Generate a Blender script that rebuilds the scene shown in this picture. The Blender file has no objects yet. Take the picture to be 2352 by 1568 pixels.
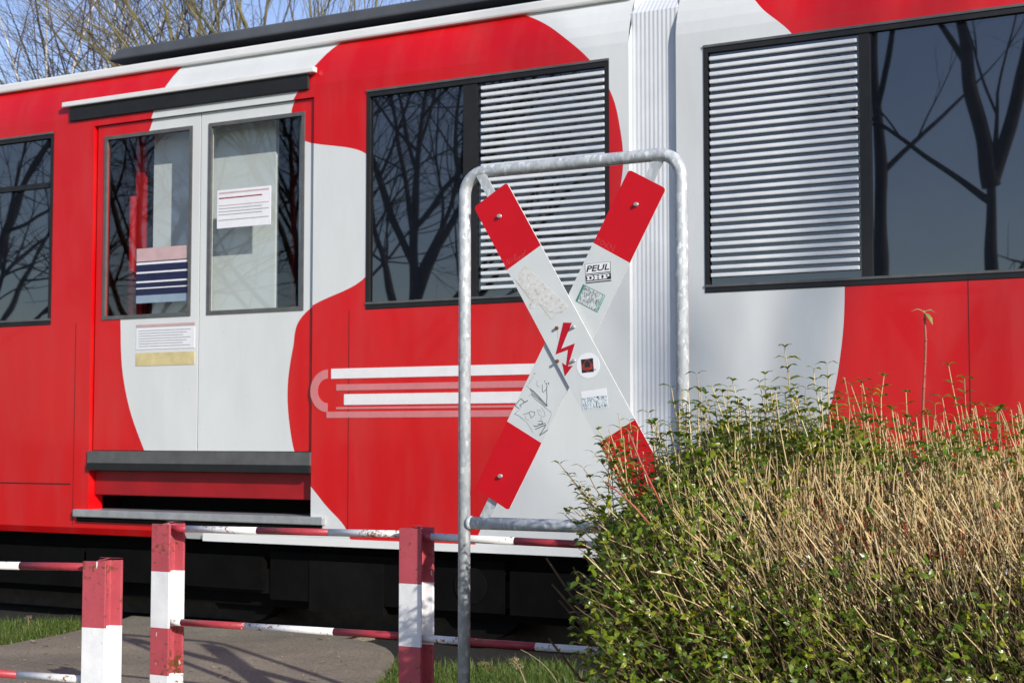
import bpy, math, random
from mathutils import Vector, Matrix, Quaternion

R = math.radians
scene = bpy.context.scene
COL = scene.collection
rnd = random.Random(7)

# ------------------------------------------------------------------ camera
EYE = 1.12                    # lens height above the ground
F = 3500.0                    # focal length in units of a 2352 wide frame
PITCH = math.atan(216.0 / F)
cam_d = bpy.data.cameras.new('camera')
cam = bpy.data.objects.new('camera', cam_d)
COL.objects.link(cam)
cam.location = (0, 0, EYE)
cam.rotation_euler = (math.pi / 2 + PITCH, 0, 0)
cam_d.sensor_width = 36
cam_d.lens = 36 * F / 2352
cam_d.clip_start = 0.05
cam_d.clip_end = 2000
scene.camera = cam
cam_d.dof.use_dof = True
cam_d.dof.focus_distance = 4.75
cam_d.dof.aperture_fstop = 9


def ray(u, v):
    """direction of a measured point of the photograph (2352 x 1568 grid)"""
    x, y = (u - 1176) / F, (784 - v) / F
    c, s = math.cos(PITCH), math.sin(PITCH)
    return Vector((x, c - y * s, s + y * c))


class Frame:
    """upright plane that runs along d (turned by ang from the picture plane)"""
    def __init__(self, u0, depth, ang):
        self.a = R(ang)
        self.d = Vector((math.cos(self.a), -math.sin(self.a), 0))
        self.b = Vector((math.sin(self.a), math.cos(self.a), 0))   # away from the camera
        self.o = Vector(((u0 - 1176) / F * depth, depth, 0))

    def at(self, u, v, y=0.0):
        r = ray(u, v)
        p0 = self.o + self.b * y - Vector((0, 0, EYE))
        t = p0.dot(self.b) / r.dot(self.b)
        p = r * t + Vector((0, 0, EYE))
        return ((p - self.o).dot(self.d), p.z)

    def su(self, u, y=0.0):
        return self.at(u, 1000, y)[0]


def ground(u, v, z=0.0):
    r = ray(u, v)
    t = (z - EYE) / r.z
    return Vector((0, 0, EYE)) + r * t


# ------------------------------------------------------------------ mesh helpers
class MB:
    def __init__(self):
        self.v, self.f, self.m = [], [], []

    def face(self, pts, m=0):
        i = len(self.v)
        self.v += [tuple(p) for p in pts]
        self.f.append(tuple(range(i, i + len(pts))))
        self.m.append(m)

    def box(self, x0, x1, y0, y1, z0, z1, m=0):
        i = len(self.v)
        for z in (z0, z1):
            self.v += [(x0, y0, z), (x1, y0, z), (x1, y1, z), (x0, y1, z)]
        for q in ((3, 2, 1, 0), (4, 5, 6, 7), (0, 1, 5, 4), (1, 2, 6, 5), (2, 3, 7, 6), (3, 0, 4, 7)):
            self.f.append(tuple(i + k for k in q))
            self.m.append(m)

    def prism(self, pts, y0, y1, m=0, mside=None):
        """outline in x,z (counter-clockwise seen from -y) given a thickness along y"""
        n = len(pts)
        area = sum(pts[k][0] * pts[(k + 1) % n][1] - pts[(k + 1) % n][0] * pts[k][1] for k in range(n))
        if area < 0:
            pts = pts[::-1]
        i = len(self.v)
        self.v += [(p[0], y0, p[1]) for p in pts] + [(p[0], y1, p[1]) for p in pts]
        self.f.append(tuple(range(i, i + n)))
        self.m.append(m)
        self.f.append(tuple(range(i + 2 * n - 1, i + n - 1, -1)))
        self.m.append(m)
        for k in range(n):
            k2 = (k + 1) % n
            self.f.append((i + k, i + n + k, i + n + k2, i + k2))
            self.m.append(m if mside is None else mside)

    def tube(self, path, rad, n=8, m=0, cap=True):
        P = [Vector(p) for p in path]
        if not isinstance(rad, (list, tuple)):
            rad = [rad] * len(P)
        i = len(self.v)
        t0 = (P[1] - P[0]).normalized()
        ref = Vector((0, 0, 1)) if abs(t0.z) < 0.9 else Vector((1, 0, 0))
        nx = t0.cross(ref).normalized()
        for k, p in enumerate(P):
            t = (P[min(k + 1, len(P) - 1)] - P[max(k - 1, 0)]).normalized()
            nx = (nx - t * nx.dot(t))
            nx = nx.normalized() if nx.length > 1e-6 else t.orthogonal().normalized()
            ny = t.cross(nx)
            for j in range(n):
                a = 2 * math.pi * j / n
                self.v.append(tuple(p + (nx * math.cos(a) + ny * math.sin(a)) * rad[k]))
        for k in range(len(P) - 1):
            for j in range(n):
                a, b = i + k * n + j, i + k * n + (j + 1) % n
                self.f.append((a, b, b + n, a + n))
                self.m.append(m)
        if cap and n > 3:
            self.f.append(tuple(i + j for j in range(n - 1, -1, -1)))
            self.m.append(m)
            e = i + (len(P) - 1) * n
            self.f.append(tuple(e + j for j in range(n)))
            self.m.append(m)

    def ribbon(self, pts, w, y, m=0):
        """flat stroke in the x,z plane at depth y"""
        for a, b in zip(pts[:-1], pts[1:]):
            dx, dz = b[0] - a[0], b[1] - a[1]
            L = math.hypot(dx, dz) or 1e-6
            ex, ez = dx / L * w * .35, dz / L * w * .35
            px, pz = -dz / L * w / 2, dx / L * w / 2
            self.face([(a[0] - ex - px, y, a[1] - ez - pz), (b[0] + ex - px, y, b[1] + ez - pz),
                       (b[0] + ex + px, y, b[1] + ez + pz), (a[0] - ex + px, y, a[1] - ez + pz)], m)

    def build(self, name, mats, parent=None, smooth=False, loc=None, rotz=None):
        me = bpy.data.meshes.new(name)
        me.from_pydata(self.v, [], self.f)
        if not isinstance(mats, (list, tuple)):
            mats = [mats]
        for mt in mats:
            me.materials.append(mt)
        me.polygons.foreach_set('material_index', self.m)
        if smooth:
            me.polygons.foreach_set('use_smooth', [True] * len(self.f))
        me.update()
        o = bpy.data.objects.new(name, me)
        COL.objects.link(o)
        if parent is not None:
            o.parent = parent
        if loc is not None:
            o.location = loc
        if rotz is not None:
            o.rotation_euler = (0, 0, rotz)
        return o


def tag(o, label=None, cat=None, group=None, kind=None):
    for k, val in (('label', label), ('category', cat), ('group', group), ('kind', kind)):
        if val:
            o[k] = val
    return o


def thing(name, label, cat, loc=(0, 0, 0), rotz=0.0, group=None):
    o = bpy.data.objects.new(name, None)
    COL.objects.link(o)
    o.empty_display_size = 0.2
    o.location = loc
    o.rotation_euler = (0, 0, rotz)
    return tag(o, label, cat, group)


def bevel(o, w, seg=2):
    b = o.modifiers.new('bevel', 'BEVEL')
    b.width = w
    b.segments = seg
    b.limit_method = 'ANGLE'
    return o


# ------------------------------------------------------------------ material helpers
def mat(name):
    m = bpy.data.materials.new(name)
    m.use_nodes = True
    nt = m.node_tree
    return m, nt, nt.nodes['Principled BSDF']


def N(nt, typ, **kw):
    n = nt.nodes.new(typ)
    for k, val in kw.items():
        if k.startswith('i_'):
            key = k[2:].replace('_', ' ')
            n.inputs[key].default_value = val
        else:
            setattr(n, k, val)
    return n


def L(nt, a, ao, b, bi):
    nt.links.new(a.outputs[ao], b.inputs[bi])


def rgba(c):
    return (c[0], c[1], c[2], 1)


def noise(nt, scale, detail=4, rough=.6, coord='Object', stretch=None):
    tc = N(nt, 'ShaderNodeTexCoord')
    n = N(nt, 'ShaderNodeTexNoise', i_Scale=scale, i_Detail=detail, i_Roughness=rough)
    if stretch:
        mp = N(nt, 'ShaderNodeMapping')
        mp.inputs['Scale'].default_value = stretch
        L(nt, tc, coord, mp, 'Vector')
        L(nt, mp, 'Vector', n, 'Vector')
    else:
        L(nt, tc, coord, n, 'Vector')
    return n


def ramp(nt, src, out, stops, interp='LINEAR'):
    r = N(nt, 'ShaderNodeValToRGB')
    cr = r.color_ramp
    cr.interpolation = interp
    while len(cr.elements) < len(stops):
        cr.elements.new(0.5)
    for e, (p, c) in zip(cr.elements, stops):
        e.position = p
        e.color = rgba(c) if not isinstance(c, (int, float)) else (c, c, c, 1)
    L(nt, src, out, r, 'Fac')
    return r


def mixc(nt, fac, a, b):
    """a, b: colour tuples or (node, socket); fac: (node, socket)"""
    mx = N(nt, 'ShaderNodeMix', data_type='RGBA')
    if isinstance(fac, (int, float)):
        mx.inputs[0].default_value = fac
    else:
        nt.links.new(fac[0].outputs[fac[1]], mx.inputs[0])
    for k, val in ((6, a), (7, b)):
        if isinstance(val[0], (int, float)):
            mx.inputs[k].default_value = rgba(val)
        else:
            nt.links.new(val[0].outputs[val[1]], mx.inputs[k])
    return mx


def add_bump(nt, bsdf, src, out, strength=.2, dist=.01):
    b = N(nt, 'ShaderNodeBump')
    b.inputs['Strength'].default_value = strength
    b.inputs['Distance'].default_value = dist
    L(nt, src, out, b, 'Height')
    L(nt, b, 'Normal', bsdf, 'Normal')


def plain(name, c, rough=.5, metal=0.0, var=.12, scale=14.0, bump=0.0, coat=0.0, spec=None):
    m, nt, b = mat(name)
    n = noise(nt, scale, 5)
    lo = tuple(x * (1 - var) for x in c)
    hi = tuple(min(1, x * (1 + var)) for x in c)
    r = ramp(nt, n, 'Fac', [(.3, lo), (.7, hi)])
    L(nt, r, 'Color', b, 'Base Color')
    b.inputs['Roughness'].default_value = rough
    b.inputs['Metallic'].default_value = metal
    b.inputs['Coat Weight'].default_value = coat
    b.inputs['Coat Roughness'].default_value = .06
    if spec is not None:
        b.inputs['Specular IOR Level'].default_value = spec
    if bump:
        add_bump(nt, b, n, 'Fac', bump, .004)
    return m


RED = (0.62, 0.004, 0.008)
WHITE = (0.80, 0.81, 0.80)

# ---- train side livery: red with big white ring shapes, edges measured as curves s(z)
TR = Frame(1176, 7.9, 29.0)


def curve_node(nt, pts, src):
    """pts (u,v) on the train side -> Float Curve: z -> s"""
    sz = sorted([(TR.at(u, v)[1], TR.at(u, v)[0]) for u, v in pts])
    n = N(nt, 'ShaderNodeFloatCurve')
    c = n.mapping.curves[0]
    P = [((z - .4) / 3.2, (s + 5) / 10) for z, s in sz]
    P = [(0.0, P[0][1])] + P + [(1.0, P[-1][1])] if P[0][0] > 0.001 else P
    while len(c.points) < len(P):
        c.points.new(.5, .5)
    for cp, p in zip(c.points, P):
        cp.location = (max(0, min(1, p[0])), max(0, min(1, p[1])))
    n.mapping.update()
    L(nt, src, 'Result', n, 'Value')
    return n


def livery():
    m, nt, b = mat('tram_livery_paint')
    tc = N(nt, 'ShaderNodeTexCoord')
    sp = N(nt, 'ShaderNodeSeparateXYZ')
    L(nt, tc, 'Object', sp, 'Vector')
    zn = N(nt, 'ShaderNodeMapRange')
    zn.inputs[1].default_value, zn.inputs[2].default_value = .4, 3.6
    L(nt, sp, 'Z', zn, 'Value')
    sn = N(nt, 'ShaderNodeMapRange')
    sn.inputs[1].default_value, sn.inputs[2].default_value = -5, 5
    L(nt, sp, 'X', sn, 'Value')
    edges = [
        [(430, 95), (395, 150), (345, 280), (300, 430), (278, 600), (272, 740), (284, 900), (325, 1030), (372, 1130), (420, 1215)],
        [(800, 50), (745, 110), (690, 200), (665, 260), (690, 320), (835, 350), (866, 430), (868, 560), (835, 640), (700, 715), (668, 800), (664, 1000), (690, 1080), (740, 1150), (800, 1225)],
        [(1100, 5), (1185, 25), (1300, 90), (1385, 180), (1425, 300), (1425, 430), (1380, 560), (1270, 690), (1250, 850), (1205, 1000), (1150, 1130), (1090, 1255)],
        [(1690, -70), (1740, 10), (1820, 80), (1880, 200), (1915, 350), (1935, 550), (1940, 660), (1932, 800), (1908, 930), (1860, 1070), (1790, 1200)],
    ]
    cs = [curve_node(nt, e, zn) for e in edges]

    def soft(c, flip):
        mr = N(nt, 'ShaderNodeMath', operation='SUBTRACT')
        if flip:
            L(nt, c, 'Value', mr, 0)
            L(nt, sn, 'Result', mr, 1)
        else:
            L(nt, sn, 'Result', mr, 0)
            L(nt, c, 'Value', mr, 1)
        g = N(nt, 'ShaderNodeMath', operation='GREATER_THAN')
        L(nt, mr, 'Value', g, 0)
        g.inputs[1].default_value = 0
        return g
    out = []
    for a, c in ((0, 1), (2, 3)):
        mu = N(nt, 'ShaderNodeMath', operation='MULTIPLY')
        L(nt, soft(cs[a], False), 'Value', mu, 0)
        L(nt, soft(cs[c], True), 'Value', mu, 1)
        out.append(mu)
    mx = N(nt, 'ShaderNodeMath', operation='MAXIMUM')
    L(nt, out[0], 'Value', mx, 0)
    L(nt, out[1], 'Value', mx, 1)
    n = noise(nt, 1.3, 6, .65, stretch=(1, 1, .5))
    rr = ramp(nt, n, 'Fac', [(.3, (.56, .002, .004)), (.7, (.66, .003, .006))])
    wr = ramp(nt, n, 'Fac', [(.3, (.63, .65, .64)), (.7, (.72, .735, .72))])
    c = mixc(nt, (mx, 'Value'), (rr, 'Color'), (wr, 'Color'))
    st = noise(nt, 2.6, 7, .62, stretch=(2.2, 1, .5))
    sr = ramp(nt, st, 'Fac', [(.46, 0.0), (.80, .11)])
    fl = noise(nt, 42, 3, .5)
    fr_ = ramp(nt, fl, 'Fac', [(.73, 0.0), (.78, .30)])
    c_d = mixc(nt, (sr, 'Color'), (c, 2), (.26, .20, .16))
    c = mixc(nt, (fr_, 'Color'), (c_d, 2), (.16, .11, .09))
    L(nt, c, 2, b, 'Base Color')
    rg = ramp(nt, st, 'Fac', [(.35, .30), (.75, .52)])
    L(nt, rg, 'Color', b, 'Roughness')
    b.inputs['Roughness'].default_value = .38
    b.inputs['Coat Weight'].default_value = .22
    b.inputs['Coat Roughness'].default_value = .05
    n2 = noise(nt, .9, 2, .5)
    add_bump(nt, b, n2, 'Fac', .08, .03)
    return m


def glass_dark():
    m, nt, b = mat('tinted_window_glass')
    n = noise(nt, 6, 2)
    r = ramp(nt, n, 'Fac', [(.3, (.006, .008, .012)), (.7, (.009, .011, .016))])
    L(nt, r, 'Color', b, 'Base Color')
    b.inputs['Roughness'].default_value = .015
    b.inputs['IOR'].default_value = 2.15
    n2 = noise(nt, 1.6, 1, .4)
    add_bump(nt, b, n2, 'Fac', .10, .02)
    return m


def glass_clear():
    m, nt, b = mat('clear_door_glass')
    out = nt.nodes['Material Output']
    nt.nodes.remove(b)
    ge = N(nt, 'ShaderNodeNewGeometry')
    dt = N(nt, 'ShaderNodeVectorMath', operation='DOT_PRODUCT')
    L(nt, ge, 'Normal', dt, 0)
    L(nt, ge, 'Incoming', dt, 1)
    ab = N(nt, 'ShaderNodeMath', operation='ABSOLUTE')
    L(nt, dt, 'Value', ab, 0)
    om = N(nt, 'ShaderNodeMath', operation='SUBTRACT')
    om.inputs[0].default_value = 1
    L(nt, ab, 'Value', om, 1)
    pw = N(nt, 'ShaderNodeMath', operation='POWER')
    L(nt, om, 'Value', pw, 0)
    pw.inputs[1].default_value = 5
    fr = N(nt, 'ShaderNodeMath', operation='MULTIPLY_ADD')
    L(nt, pw, 'Value', fr, 0)
    fr.inputs[1].default_value = .88
    fr.inputs[2].default_value = .12
    tr = N(nt, 'ShaderNodeBsdfTransparent')
    tr.inputs['Color'].default_value = (.92, .94, .93, 1)
    gl = N(nt, 'ShaderNodeBsdfGlossy')
    gl.inputs['Roughness'].default_value = .015
    mx = N(nt, 'ShaderNodeMixShader')
    L(nt, fr, 'Value', mx, 0)
    L(nt, tr, 'BSDF', mx, 1)
    L(nt, gl, 'BSDF', mx, 2)
    L(nt, mx, 'Shader', out, 'Surface')
    n2 = noise(nt, 1.6, 1, .4)
    bp = N(nt, 'ShaderNodeBump')
    bp.inputs['Strength'].default_value = .08
    bp.inputs['Distance'].default_value = .02
    L(nt, n2, 'Fac', bp, 'Height')
    L(nt, bp, 'Normal', gl, 'Normal')
    return m


def galvanised():
    m, nt, b = mat('galvanised_steel')
    tc = N(nt, 'ShaderNodeTexCoord')
    mp = N(nt, 'ShaderNodeMapping')
    mp.inputs['Scale'].default_value = (1, 1, .55)
    L(nt, tc, 'Object', mp, 'Vector')
    vo = N(nt, 'ShaderNodeTexVoronoi', i_Scale=95.0)
    L(nt, mp, 'Vector', vo, 'Vector')
    n = N(nt, 'ShaderNodeTexNoise', i_Scale=38.0, i_Detail=6.0, i_Roughness=.7)
    L(nt, mp, 'Vector', n, 'Vector')
    bw = N(nt, 'ShaderNodeRGBToBW')
    L(nt, vo, 'Color', bw, 'Color')
    ad = N(nt, 'ShaderNodeMath', operation='ADD')
    L(nt, bw, 'Val', ad, 0)
    L(nt, n, 'Fac', ad, 1)
    r = ramp(nt, ad, 'Value', [(.55, (.40, .43, .45)), (.95, (.58, .60, .61)), (1.0, (.74, .76, .76))])
    dv = N(nt, 'ShaderNodeMath', operation='MULTIPLY')
    L(nt, ad, 'Value', dv, 0)
    dv.inputs[1].default_value = .72
    L(nt, dv, 'Value', r, 'Fac')
    L(nt, r, 'Color', b, 'Base Color')
    b.inputs['Metallic'].default_value = .12
    b.inputs['Roughness'].default_value = .48
    add_bump(nt, b, n, 'Fac', .12, .002)
    return m


def chipped(name, c, rust=(.16, .06, .02), amount=.64, chip=(.75, .72, .68)):
    m, nt, b = mat(name)
    n = noise(nt, 48, 8, .74)
    n2 = noise(nt, 5, 4, .6)
    mul = N(nt, 'ShaderNodeMath', operation='MULTIPLY_ADD')
    L(nt, n2, 'Fac', mul, 0)
    mul.inputs[1].default_value = .55
    L(nt, n, 'Fac', mul, 2)
    r = ramp(nt, mul, 'Value', [(amount + .25, 0.0), (amount + .29, 1.0)])
    nf = noise(nt, 9, 5)
    base = ramp(nt, nf, 'Fac', [(.3, tuple(x * .85 for x in c)), (.7, tuple(min(1, x * 1.1) for x in c))])
    c1 = mixc(nt, (r, 'Color'), (base, 'Color'), rust)
    n3 = noise(nt, 60, 3, .5, stretch=(1, 1, .3))
    r3 = ramp(nt, n3, 'Fac', [(.70, 0.0), (.73, 1.0)])
    c2 = mixc(nt, (r3, 'Color'), (c1, 2), chip)
    L(nt, c2, 2, b, 'Base Color')
    b.inputs['Roughness'].default_value = .42
    nb = noise(nt, 90, 4, .6)
    add_bump(nt, b, nb, 'Fac', .25, .003)
    return m


def island(name, cols, rough=.5, trans=0.0, spec=.4):
    """leaf or twig: every separate piece has a shade of its own"""
    m, nt, b = mat(name)
    g = N(nt, 'ShaderNodeNewGeometry')
    stops = [(k / max(1, len(cols) - 1), c) for k, c in enumerate(cols)]
    r = ramp(nt, g, 'Random Per Island', stops)
    n = noise(nt, 60, 3)
    d = ramp(nt, n, 'Fac', [(.3, .78), (.7, 1.12)])
    mx = N(nt, 'ShaderNodeMix', data_type='RGBA', blend_type='MULTIPLY')
    mx.inputs[0].default_value = 1
    L(nt, r, 'Color', mx, 6)
    L(nt, d, 'Color', mx, 7)
    L(nt, mx, 2, b, 'Base Color')
    b.inputs['Roughness'].default_value = rough
    b.inputs['Specular IOR Level'].default_value = spec
    if trans:
        out = nt.nodes['Material Output']
        t = N(nt, 'ShaderNodeBsdfTranslucent')
        hs = N(nt, 'ShaderNodeHueSaturation', i_Saturation=1.15, i_Value=1.7)
        L(nt, mx, 2, hs, 'Color')
        L(nt, hs, 'Color', t, 'Color')
        ms = N(nt, 'ShaderNodeMixShader')
        ms.inputs[0].default_value = trans
        L(nt, b, 'BSDF', ms, 1)
        L(nt, t, 'BSDF', ms, 2)
        L(nt, ms, 'Shader', out, 'Surface')
    return m


def speckled(name, stops, scale, rough=.9, bump=.4, dist=.01, detail=6, second=None, distort=0.0, stretch=None):
    m, nt, b = mat(name)
    n = noise(nt, scale, detail, .7, stretch=stretch)
    n.inputs['Distortion'].default_value = distort
    r = ramp(nt, n, 'Fac', stops)
    if second:
        n2 = noise(nt, second[0], 4, .6)
        r2 = ramp(nt, n2, 'Fac', second[1])
        mx = N(nt, 'ShaderNodeMix', data_type='RGBA', blend_type='MULTIPLY')
        mx.inputs[0].default_value = 1
        L(nt, r, 'Color', mx, 6)
        L(nt, r2, 'Color', mx, 7)
        L(nt, mx, 2, b, 'Base Color')
    else:
        L(nt, r, 'Color', b, 'Base Color')
    b.inputs['Roughness'].default_value = rough
    if bump:
        add_bump(nt, b, n, 'Fac', bump, dist)
    return m


M = dict(
    livery=livery(), glass=glass_dark(), clear=glass_clear(), galv=galvanised(),
    trim_white=plain('white_gutter_paint', (.78, .78, .76), .35, var=.05, scale=3, coat=.2),
    rubber=plain('black_window_rubber', (.012, .012, .012), .55, var=.3),
    rubber_grey=plain('grey_seal', (.10, .10, .10), .5, var=.2),
    seam=plain('panel_seam_shadow_gap', (.03, .006, .006), .7, var=.3),
    roof_grey=plain('roof_fairing_grey', (.085, .09, .10), .5, var=.2, scale=3),
    black=plain('underframe_black', (.0028, .0027, .0026), .8, var=.5, scale=6, bump=.4, spec=.1),
    black2=plain('underframe_grey_black', (.0045, .0042, .004), .8, var=.5, scale=5, bump=.4, spec=.12),
    slat=plain('white_stripe_slat', (.72, .74, .75), .35, var=.06, coat=.3),
    alu=plain('step_aluminium', (.55, .56, .57), .32, metal=.6, var=.15),
    bellows=plain('bellows_grey', (.66, .68, .70), .6, var=.06, scale=5),
    step_red=plain('step_red', (.32, .006, .01), .5, var=.2, scale=4),
    inner=plain('interior_light_grey', (.62, .65, .64), .6, var=.05, scale=3),
    inner_dark=plain('interior_dark', (.06, .065, .07), .6, var=.2, scale=3),
    decal_white=plain('decal_white', (.80, .78, .78), .35, var=.05, coat=.2),
    decal_pink=plain('decal_pink', (.62, .20, .21), .35, var=.08, coat=.2),
    navy=plain('sticker_navy', (.015, .017, .06), .4, var=.2),
    sticker_white=plain('sticker_white', (.80, .80, .82), .45, var=.05),
    sticker_blue=plain('sticker_pale_blue', (.26, .34, .42), .45, var=.1),
    sticker_yellow=plain('sticker_cream', (.62, .52, .26), .45, var=.15),
    sticker_rose=plain('sticker_rose', (.55, .38, .38), .45, var=.1),
    arm_red=plain('reflective_red_sheeting', (.56, .002, .010), .42, var=.06, scale=8, spec=.35),
    arm_white=plain('reflective_white_sheeting', (.60, .625, .62), .45, var=.045, scale=10, spec=.4),
    arm_edge=plain('pale_plate_edge', (.80, .78, .74), .5, var=.15, scale=40),
    bolt_red=plain('bolt_sign_red', (.45, .006, .02), .45, var=.1, spec=.3),
    zinc=plain('zinc_bolt', (.42, .43, .43), .4, metal=.5, var=.2, scale=60),
    rusty=plain('rusty_bolt', (.13, .05, .02), .8, var=.5, scale=90),
    ink=plain('print_black', (.018, .018, .022), .5, var=.2),
    paper=plain('print_white', (.78, .78, .80), .5, var=.03),
    marker=plain('marker_grey', (.10, .11, .11), .6, var=.5, scale=120),
    marker_faint=plain('marker_faint_grey', (.33, .35, .35), .6, var=.25, scale=120),
    scratch=plain('scratched_pink', (.62, .10, .11), .6, var=.3, scale=120),
    orange=plain('print_orange_red', (.62, .06, .03), .5, var=.1),
    teal=plain('sticker_teal', (.06, .20, .16), .45, var=.35, scale=60),
    teal_light=plain('sticker_light_teal', (.22, .48, .40), .45, var=.3, scale=60),
    residue=speckled('sticker_residue', [(.30, (.30, .29, .26)), (.42, (.56, .56, .53)), (.7, (.72, .72, .70))], 95, .8, .3, .002),
    worn_print=speckled('worn_photo_print', [(.36, (.03, .045, .05)), (.46, (.32, .36, .36)), (.55, (.66, .69, .68)), (.8, (.74, .76, .75))], 70, .5, 0, detail=5, distort=2.2, stretch=(1.6, 1, .7)),
    worn_print_blue=speckled('worn_blue_print', [(.38, (.015, .022, .04)), (.45, (.20, .33, .42)), (.50, (.66, .70, .72)), (.8, (.78, .78, .78))], 75, .5, 0, detail=5, distort=2.0, stretch=(1.5, 1, .6)),
    post_red=chipped('chipped_pink_red_paint', (.46, .075, .095), amount=.60),
    post_white=chipped('chipped_white_paint', (.80, .80, .80), amount=.665),
    rail_red=chipped('rail_red_paint', (.40, .040, .055), amount=.61),
    rail_white=chipped('rail_white_paint', (.78, .77, .76), rust=(.24, .10, .03), amount=.60),
    asphalt=speckled('asphalt', [(.25, (.095, .080, .058)), (.5, (.205, .180, .135)), (.75, (.36, .32, .245))], 75, .92, .6, .004,
                     second=(1.1, [(.3, .62), (.7, 1.18)])),
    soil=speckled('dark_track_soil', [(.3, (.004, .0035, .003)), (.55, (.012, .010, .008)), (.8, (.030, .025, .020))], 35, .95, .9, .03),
    turf=speckled('turf_ground', [(.3, (.025, .02, .012)), (.55, (.05, .055, .018)), (.8, (.07, .09, .025))], 12, .95, .6, .02),
    rail_steel=plain('rail_steel', (.05, .04, .035), .45, metal=.6, var=.3),
    twig=island('hedge_twigs_tan', [(.38, .25, .11), (.66, .50, .25), (.50, .35, .16), (.78, .63, .37), (.25, .16, .07), (.60, .43, .20), (.70, .54, .29)], .6, spec=.25),
    twig_old_shade=island('hedge_old_and_shade_twigs', [(.10, .065, .035), (.17, .115, .065), (.08, .05, .028)], .7, spec=.2),  # old stems, and the dark colour that paints shade on low twigs
    bud=island('hedge_buds', [(.30, .26, .07), (.36, .34, .10), (.22, .22, .05)], .5),
    leaf=island('privet_leaf', [(.055, .105, .010), (.12, .20, .014), (.20, .27, .018), (.065, .125, .014), (.36, .37, .03), (.055, .11, .012), (.24, .29, .025)], .30, .38, spec=.6),
    leaf_pale=island('pale_leaf', [(.34, .36, .14), (.42, .40, .20), (.24, .28, .06)], .5, .3),
    stem_red=island('red_stem', [(.42, .12, .08), (.36, .08, .05)], .5),
    bark_olive=speckled('olive_bark', [(.3, (.085, .075, .032)), (.6, (.19, .165, .07)), (.85, (.28, .25, .11))], 9, .9, .4, .01),
    twig_olive=island('olive_twigs', [(.12, .105, .045), (.17, .14, .06), (.06, .045, .028), (.03, .024, .018)], .85, spec=.15),
    bark_birch=speckled('birch_bark', [(.30, (.14, .12, .10)), (.38, (.62, .60, .56)), (.7, (.82, .80, .76))], 14, .8, .2, .01),
    twig_birch=island('birch_twigs', [(.12, .075, .070), (.17, .11, .10), (.075, .048, .048)], .85, spec=.15),
    bark_dark=speckled('dark_bark', [(.3, (.018, .014, .010)), (.7, (.05, .04, .03))], 12, .95, .5, .02),
    twig_dark=island('dark_twigs', [(.022, .017, .012), (.04, .03, .022)], .9, spec=.1),
    grass=island('grass_blades', [(.06, .12, .018), (.10, .17, .025), (.14, .20, .04), (.05, .09, .015), (.18, .17, .06)], .5, .25),
    dry=island('dry_stalks', [(.28, .20, .11), (.36, .28, .17), (.20, .14, .08)], .8),
    wood_bit=plain('bark_chip', (.15, .09, .05), .9, var=.3, scale=30),
)

# ------------------------------------------------------------------ light
SUN_AZ, SUN_EL = R(31), R(26)
S = Vector((math.sin(SUN_AZ) * math.cos(SUN_EL), -math.cos(SUN_AZ) * math.cos(SUN_EL), math.sin(SUN_EL)))
sun_d = bpy.data.lights.new('sun', 'SUN')
sun_d.energy = 4.2
sun_d.angle = R(.5)
sun_d.color = (1, .945, .86)
sun = bpy.data.objects.new('sun', sun_d)
COL.objects.link(sun)
sun.rotation_euler = S.to_track_quat('Z', 'Y').to_euler()
w = bpy.data.worlds.new('World')
scene.world = w
w.use_nodes = True
wn = w.node_tree
bg = wn.nodes['Background']
sky = wn.nodes.new('ShaderNodeTexSky')
sky.sky_type = 'NISHITA'
sky.sun_disc = False
sky.sun_elevation = SUN_EL
sky.sun_rotation = R(149)
sky.air_density = 1.0
sky.dust_density = 0.3
sky.ozone_density = 2.5
hs_ = wn.nodes.new('ShaderNodeHueSaturation')
hs_.inputs['Hue'].default_value = .518
hs_.inputs['Saturation'].default_value = .96
wn.links.new(sky.outputs['Color'], hs_.inputs['Color'])
wn.links.new(hs_.outputs['Color'], bg.inputs['Color'])
bg.inputs['Strength'].default_value = .135
scene.view_settings.view_transform = 'Standard'
scene.view_settings.look = 'None'
scene.view_settings.gamma = 1
scene.view_settings.exposure = .30
scene.cycles.max_bounces = 8
scene.cycles.transparent_max_bounces = 12

# ------------------------------------------------------------------ tram
tram = thing('tram', 'red tram with big white livery shapes standing on the track behind the crossing sign', 'tram',
             TR.o, -TR.a)
su = TR.su
Z_SILL, Z_HEAD = 1.81, 3.03
J0, J1 = su(1448), su(1558)              # articulation
CAR = [(-11.0, J0), (J1, 9.5)]
W1 = (-6.0, su(112))
DOOR = (su(205), su(715))
W2 = (su(838), su(1402))
W3 = (su(1622), 5.2)
EXTRA = [(-10.4, -6.5), (5.7, 9.0)]
COVE = [(0.0, Z_HEAD), (0.0, 3.10), (.008, 3.16), (.026, 3.22), (.052, 3.285), (.085, 3.345)]
WID = 2.42


def strip(mb, prof, x0, x1, m=0):
    """profile (y,z) from low to high swept along x, outer skin"""
    for (ya, za), (yb, zb) in zip(prof[:-1], prof[1:]):
        mb.face([(x0, ya, za), (x1, ya, za), (x1, yb, zb), (x0, yb, zb)], m)


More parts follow.
